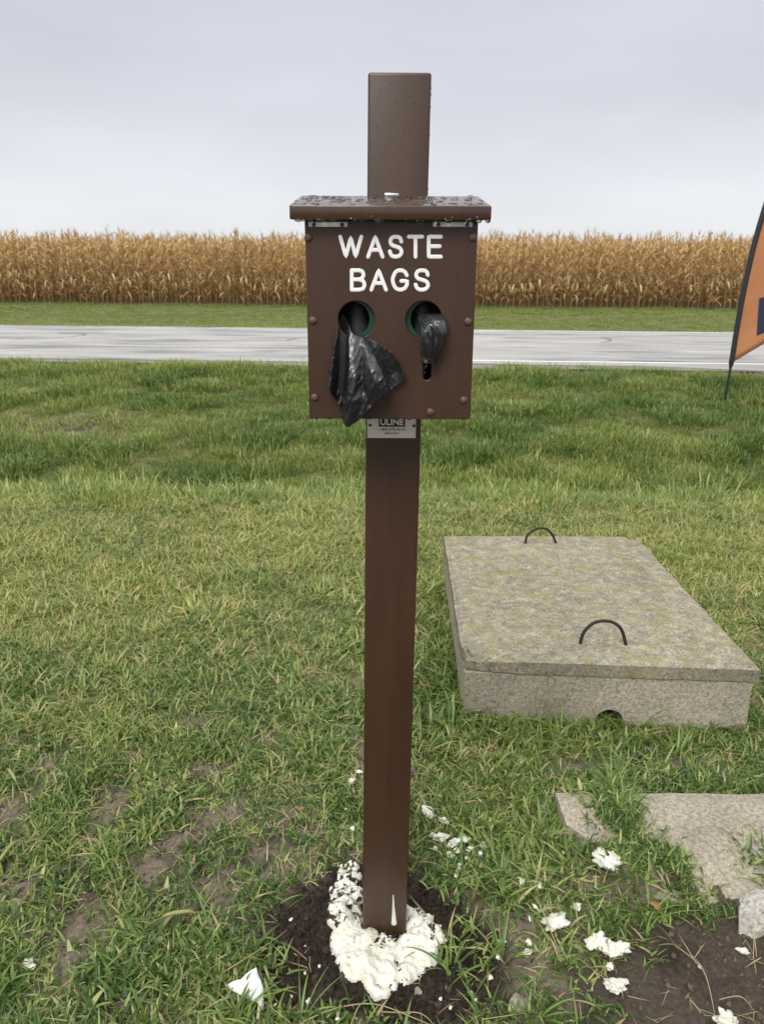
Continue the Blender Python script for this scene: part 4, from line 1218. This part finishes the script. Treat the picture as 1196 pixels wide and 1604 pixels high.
hgt = (0.62 + 0.75 * fbm(x * 3.1, y * 3.1, 111)) * rng.uniform(0.75, 1.25, n)
dv_ = np.abs(x - (FL.x - 0.05)); hgt *= 1 + 0.55 * np.exp(-(dv_ / 0.07) ** 2) * ((y > 1.9) & (y < 3.1)) + 0.45 * np.exp(-((y - FL.y + 0.05) / 0.07) ** 2) * (x > FL.x - 0.05)
P = np.stack([x, y, gz(x, y) - 0.002], -1)
on_pad = (pad_cover(x, y) < 0.999); P[on_pad, 2] = np.maximum(P[on_pad, 2] + 0.012, 0.046 - 0.046 * sstep(cp.y + 0.14, cp.y - 0.22, P[on_pad, 1]))
rot = np.stack([rng.normal(0, 0.12, n), rng.normal(0, 0.12, n), rng.uniform(0, 6.3, n)], -1)
scatter('lawn_grass', P, rot, hgt, idx, tint, CL_NEAR, 'short mixed green and straw lawn grass around the post and slab', 'grass')
# dry straw lying in the turf
N1 = 4200
y = np.sqrt(rng.uniform(0.8 ** 2, 4.2 ** 2, N1)); x = rng.uniform(-1, 1, N1) * (0.32 + 0.6 * y)
k = (~inside_quad(x, y, VAULT, 0.02)) & (rng.random(N1) < (0.55 + 0.4 * fbm(x * 2, y * 2, 121)) * (1 - 0.7 * soil_mask(x, y))) & (rng.random(N1) < 0.35 + 0.65 * pad_cover(x, y))
x, y = x[k], y[k]; n = len(x)
P = np.stack([x, y, gz(x, y) + rng.uniform(0.002, 0.022, n) + np.where(pad_cover(x, y) < 0.99, 0.022, 0)], -1)
scatter('dry_straw', P, np.stack([rng.normal(0, 0.15, n), rng.normal(0, 0.15, n), rng.uniform(0, 6.3, n)], -1), rng.uniform(0.5, 1.15, n), rng.integers(0, 5, n), rng.uniform(0, 1, n), STRAW, 'loose dead straw blades lying in the lawn', 'straw')
# ditch banks
N2 = 17000
y = np.sqrt(rng.uniform(4.2 ** 2, 11.4 ** 2, N2)); x = rng.uniform(-1, 1, N2) * (0.8 + 0.62 * y)
s = y + PHI * x * sstep(4, 10, y)
edge = 10.84 + 0.75 * (fbm(x * 1.6, 2.0, 131) - 0.5)
k = s < edge
s_rot = (x * 1.0 - 2.9)
dvl = np.interp(x, [2.2, 2.7, 3.7, 5.0, 6.9, 11.4], [11.4, 10.93, 10.6, 10.2, 9.7, 8.6])
k &= y < dvl
x, y, s = x[k], y[k], s[k]; n = len(x)
dry = sstep(0.44, 0.62, fbm(x * 1.1, y * 2.0, 137)) * 0.8 + 0.95 * (vnoise(x * 4.5 + 2, y * 5.5, 139) - 0.5) + 0.5 * sstep(10.0, 10.7, s) + 0.6 * (1 - sstep(4.3, 5.2, y))
patch = 0.7 * np.exp(-(((x + 3.4) / 1.0) ** 2 + ((y - 8.3) / 0.55) ** 2))
tint = np.clip(dry * 0.8 + patch * 1.3 + rng.normal(0, 0.24, n) + 0.24, 0, 1)
keepk = rng.random(n) < 1 - 1.05 * patch
x, y, s, tint = x[keepk], y[keepk], s[keepk], tint[keepk]; n = len(x)
P = np.stack([x, y, gz(x, y) - 0.003], -1)
scatter('ditch_grass', P, np.stack([rng.normal(0, .07, n), rng.normal(0, .07, n), rng.uniform(0, 6.3, n)], -1), (0.30 + 0.8 * fbm(x * 2.2, y * 2.2, 141) + 0.9 * sstep(0.5, 0.8, vnoise(x * 4.5, y * 4.5, 143))) * rng.uniform(.7, 1.3, n), rng.integers(0, 6, n), tint, CL_FAR, 'darker green grass on the ditch banks below the road', 'grass')
# verge in front of the corn
N3 = 17000
x = rng.uniform(-24, 24, N3); s = rng.uniform(16.45, 24.2, N3); y = s - PHI * x
tint = np.clip(0.50 + 0.7 * (fbm(x * 0.35, y * 1.2, 151) - 0.45) + rng.normal(0, .12, N3), 0, 1)
scatter('verge_grass', np.stack([x, y, gz(x, y) - 0.003], -1), np.stack([rng.normal(0, .05, N3), rng.normal(0, .05, N3), rng.uniform(0, 6.3, N3)], -1), rng.uniform(0.5, 1.0, N3) * (1 + 0.5 * sstep(23.3, 24.0, s)), rng.integers(0, 6, N3), tint, CL_FAR, 'mown green verge grass between the road and the corn', 'grass')
# broad bladed tufts
TUFT = [(1000, 1140, 'sprawling long grass tuft right of the drain hole against the vault', 12, .14), (925, 1142, 'short grass tuft half covering the drain hole', 7, .07), (705, 1512, 'arching broad-bladed grass tuft just right of the foam ring', 12, .11), (785, 1505, 'large broad-bladed grass tuft between the foam ring and the curled foam chunk', 16, .14), (838, 1590, 'fresh green grass tuft by the tan crumbling stone', 14, .12),
        (375, 1590, 'broad-bladed grass tuft growing in front of the paper scrap', 12, .12), (470, 1585, 'thin upright grass tuft on the dug soil beside the paper scrap', 9, .11), (760, 1590, 'short grass tuft rooted in dark soil in front of the post', 10, .09),
        (815, 1148, 'long grass tuft leaning against the left of the vault front', 9, .20), (878, 1150, 'long arching grass tuft against the vault front beside the drain hole', 8, .17), (1120, 1142, 'bushy long grass tuft at the right of the vault front', 14, .15), (955, 1250, 'drooping grass tuft splitting the broken pad', 22, .13),
        (708, 1150, 'tall dark grass tuft at the left corner of the vault', 14, .14), (1010, 1440, 'sprawling grass tuft between the curled foam chunk and the pale rock', 12, .13), (850, 1180, 'sprawling grass tuft in front of the vault', 14, .13), (1060, 1180, 'matted grass tuft between the vault and the broken pad', 14, .13)]
for px, py, lab, n, L in TUFT:
    g = gnd(px, py); V, F, A = [], [], []
    for k in range(n):
        a = rr.uniform(0, 6.3); d = 0.012 * math.sqrt(rr.random())
        blade(V, F, A, (d * math.cos(a), d * math.sin(a), -0.006), a, L * rr.uniform(.55, 1.1), rr.uniform(.0032, .0062), rr.uniform(.15, .75), rr.uniform(.5, 1.7), rr.uniform(.25, .78), 7, rr.gauss(0, .4))
    o = link('grass_tuft', blade_mesh('grass_tuft', V, F, A, M['grass'])); o.location = (g.x, g.y, gz1(g.x, g.y) + (0.02 if 'splitting' in lab else 0))
    tag(o, lab, 'grass tuft')
# long dead stems arching over the soil
for pts, lab in ((((455, 1598), (520, 1570), (585, 1563), (650, 1585), (700, 1600)), 'long pale dead stem arching over the dark soil in front of the foam ring'),
                 (((575, 1545), (560, 1575), (545, 1600)), 'brown dead stem poking out from under the foam ring'),
                 (((590, 1560), (625, 1572), (660, 1580), (688, 1592)), 'flat straw blade curled below the foam ring on dark soil'),
                 (((310, 1535), (380, 1505), (425, 1470), (448, 1440)), 'long dry stem lying from the paper scrap towards the dug soil'),
                 (((118, 1212), (165, 1200), (212, 1186)), 'straight yellow stem lying across thick grass far left of the post'),
                 (((826, 1385), (846, 1425), (866, 1470), (880, 1490)), 'thin brown dead stem lying across torn foam'),
                 (((1060, 1470), (1100, 1520), (1122, 1570)), 'dry straw stem bent over the bare dirt below the pale rock'),
                 (((1130, 1548), (1160, 1558), (1185, 1568)), 'short straw stem lying flat on the bare dirt')):
    g0 = gnd(*pts[0], 0.02); P = []
    for k, (px, py) in enumerate(pts):
        t = k / (len(pts) - 1); g = gnd(px, py, 0.02); P.append(Vector((g.x, g.y, gz1(g.x, g.y) + 0.004 + 0.022 * math.sin(math.pi * t))))
    P = catmull(P, 6); v, f = tube(P, [0.0016 * (1 - 0.6 * k / len(P)) for k in range(len(P))], 6, ((0, 0, 1), 0.6))
    o = link('dead_stem', blade_mesh('dead_stem', [q - P[0] for q in v], f, [0.95] * len(v), M['grass'])); o.location = P[0]
    tag(o, lab, 'dead stem')
# foxtail heads and a fallen leaf
for px, py, az, lab in ((283, 1431, 0.2, 'pale foxtail seed head lying over bare soil left of the post'), (18, 1212, 2.3, 'straw coloured foxtail seed head lying in thick grass'), (15, 1330, 1.4, 'upright yellow foxtail seed head in thin grass')):
    g = gnd(px, py, 0.03); d = Vector((math.cos(az), math.sin(az), 0))
    pth = catmull([g - d * 0.034 , g - d * 0.015 + Vector((0, 0, .004)), g + d * 0.015 + Vector((0, 0, .003)), g + d * 0.03 - Vector((0, 0, .004))], 5)
    pr = [max(0.0012, 0.0042 * math.sin(math.pi * (0.15 + 0.85 * k / 15)) ** 0.6) for k in range(len(pth))]
    v, f = tube(pth, pr, 10); V, F = list(v), list(f)
    for q in range(150):
        p = pth[rr.randrange(1, len(pth) - 1)]; dd = Vector((rr.gauss(0, 1), rr.gauss(0, 1), rr.gauss(0, 1))).normalized(); e = p + dd * rr.uniform(.006, .009) + d * 0.003; s_ = dd.orthogonal().normalized() * 0.0004
        b0 = len(V); V += [p - s_, p + s_, e]; F.append((b0, b0 + 1, b0 + 2))
    stem, sf = tube([g - d * 0.034, g - d * 0.06 - Vector((0, 0, 0.012)), g - d * 0.085 - Vector((0, 0, 0.036))], 0.0008, 6)
    b0 = len(V); V += stem; F += [tuple(i + b0 for i in q) for q in sf]
    o = link('seed_head', mesh_from('seed_head', [Vector(p) - g for p in V], F), None, M['seed']); o.location = g
    tag(o, lab, 'seed head')
g = gnd(1021, 1421, 0.025)
V, F = [], []
for i in range(9):
    t = i / 8; w = 0.011 * math.sin(math.pi * min(1, t * 0.92 + 0.05)) ** 0.8
    for j in (-1, 0, 1): V.append(((t - .5) * 0.034, j * w * (1 + .15 * math.sin(i * 2.1)), 0.004 * abs(j) + 0.006 * math.sin(3 * t)))
for i in range(8):
    for j in range(2): F.append((i * 3 + j, i * 3 + j + 1, i * 3 + j + 4, i * 3 + j + 3))
o = link('fallen_leaf', mesh_from('fallen_leaf', V, F), None, M['leaf']); o.location = (g.x, g.y, g.z); o.rotation_euler = (.3, .2, 2.0)
o.modifiers.new('thickness', 'SOLIDIFY').thickness = 0.0005
tag(o, 'curled orange-brown dead leaf in grass in front of the broken pad', 'leaf')

# soil crumbs
CR = [src('soil_crumb', lump_mesh('soil_crumb', 1, 1, 0.8, 20 + q, 0.6, 2, 1.8)) for q in range(4)]
for s_ in CR: s_.data.materials.append(M['crumb'])
N4 = 9000
x = rng.normal(0, 0.17, N4); y = 1.24 + rng.normal(0, 0.14, N4)
w = soil_mask(x, y)
x2 = rng.uniform(-1.1, 1.1, 16000); y2 = rng.uniform(0.95, 2.2, 16000); w2 = np.maximum(bare_mask(x2, y2) * 0.9, corner_dirt(x2, y2) * 0.30)
x = np.concatenate([x, x2]); y = np.concatenate([y, y2]); w = np.concatenate([w, w2])
k = rng.random(len(x)) < w * 0.8
x, y = x[k], y[k]; n = len(x)
ctint = np.clip((1 - soil_mask(x, y)) * (0.35 + 0.9 * (fbm(x * 7, y * 7, 163) - 0.3)) + rng.normal(0, 0.12, n), 0, 1)
P = np.stack([x, y, gz(x, y)], -1)
scatter('soil_crumbs', P, rng.uniform(0, 6.3, (n, 3)), np.exp(rng.normal(math.log(0.0024), 0.55, n)).clip(0.001, 0.011), rng.integers(0, 4, n), ctint, CR, 'dark crumbly dug soil around the foam ring', 'soil')

# ------------------------------------------------------------------ corn
def corn_variant(seed):
    r = random.Random(seed); H = r.uniform(1.78, 2.02)
    bend = (r.gauss(0, .05), r.gauss(0, .05))
    def sp(z): return Vector((bend[0] * (z / H) ** 2, bend[1] * (z / H) ** 2, z))
    v, f = tube([sp(H * k / 6) for k in range(7)], [0.015, .014, .013, .011, .009, .007, .004], 6)
    stem = blade_mesh('stem', v, f, [0.28 + 0.1 * r.random()] * len(v), M['corn'])
    V, F, A = [], [], []
    nl_ = r.randint(11, 14); a0 = r.uniform(0, 6.3)
    for i in range(nl_):
        z = 0.22 + (H - 0.35) * i / (nl_ - 1); az = a0 + math.pi * (i % 2) + r.gauss(0, .45)
        low = z < 0.8
        val = r.uniform(.1, .6) if low else r.uniform(.3, .95)
        blade(V, F, A, sp(z), az, r.uniform(.40, .72) * (1.0 if z < H * .8 else .75), r.uniform(.045, .085), r.uniform(.25, .6) + (0.5 if low else 0), r.uniform(1.4, 2.8), val, 7, r.gauss(0, 1.2))
        o0 = len(V)
    fol = blade_mesh('foliage', V, F, A, M['corn'])
    V, F, A = [], [], []
    for i in range(9):
        a = r.uniform(0, 6.3); blade(V, F, A, sp(H - .02), a, r.uniform(.16, .30), .009, r.uniform(.05, .5), r.uniform(.1, .8), r.uniform(.2, .8), 4)
    tas = blade_mesh('tassel', V, F, A, M['corn'])
    ears = []
    if r.random() < 0.5:
        z = r.uniform(.62, .95); az = r.uniform(0, 6.3); d = Vector((math.cos(az), math.sin(az), 0)); p = sp(z)
        dn = r.random() < .6
        path_ = [p, p + d * .04 + Vector((0, 0, .01)), p + d * .07 + Vector((0, 0, -.07 if dn else .07)), p + d * .085 + Vector((0, 0, -.15 if dn else .15)), p + d * .09 + Vector((0, 0, -.21 if dn else .21))]
        v, f = tube(catmull(path_, 3), [.008, .010, .014, .02, .024, .027, .028, .027, .024, .019, .014, .009, .004], 7)
        e = mesh_from('ear', v, f); e.materials.append(M['husk']); ears.append(e)
    full = []
    return stem, fol, tas, ears
VAR = [corn_variant(100 + q) for q in range(9)]
def joined(parts_):
    bm = bmesh.new()
    mats = []
    for p_ in parts_:
        o0 = len(bm.faces); bm.from_mesh(p_); bm.faces.ensure_lookup_table()
        mi = 0 if p_.materials[0] == M['corn'] else 1
        for q in bm.faces[o0:]: q.material_index = mi
    me = bpy.data.meshes.new('corn_plant'); bm.to_mesh(me); bm.free()
    me.materials.append(M['corn']); me.materials.append(M['husk']); return me
CORN = [src('corn_plant', joined([a, b, c] + e)) for a, b, c, e in VAR]
cr_ = random.Random(77)
S0 = 24.0
spots = []
for row in range(2):
    x = -13.2
    while x < 13.2:
        spots.append((x + cr_.gauss(0, .025), S0 + row * 0.76 + cr_.gauss(0, .03), row)); x += 0.176
spots.sort(key=lambda q: (q[2], abs(q[0])))
front300 = spots[:300]; rest = spots[300:]
for x, s, row in front300:
    y = s - PHI * x; z = gz1(x, y)
    stem, fol, tas, ears = VAR[cr_.randrange(9)]
    e = empty('corn_stalk', (x, y, z - 0.01))
    e.rotation_euler = (cr_.gauss(0, .045), cr_.gauss(0, .045), cr_.uniform(0, 6.3)); q = cr_.uniform(.91, 1.07); e.scale = (q, q, q)
    tag(e, 'dry tan corn stalk standing in the front rows of the field', 'corn stalk', 'dry corn stalks along the field edge')
    for nm_, me in (('stem', stem), ('foliage', fol), ('tassel', tas)):
        link(nm_, me, e)
    for m_ in ears: link('ear', m_, e)
px_, ps_ = [q[0] for q in rest], [q[1] for q in rest]
for row in range(0, 60):
    st_ = 0.176 if row < 14 else 0.30
    lim = 30 if row < 30 else 40
    for x in np.arange(-lim, lim, st_):
        if row < 2 and abs(x) < 13.3: continue
        px_.append(x); ps_.append(S0 + row * 0.76)
px_ = np.array(px_) + rng.normal(0, .03, len(px_)); ps_ = np.array(ps_) + rng.normal(0, .04, len(ps_)); n = len(px_)
yy = ps_ - PHI * px_
scatter('corn_field', np.stack([px_, yy, gz(px_, yy) - 0.01], -1), np.stack([rng.normal(0, .05, n), rng.normal(0, .05, n), rng.uniform(0, 6.3, n)], -1), rng.uniform(.91, 1.07, n), rng.integers(0, 9, n), np.clip(rng.normal(.5, .3, n), 0, 1), CORN, 'dense field of dry standing corn behind its front rows', 'corn field')
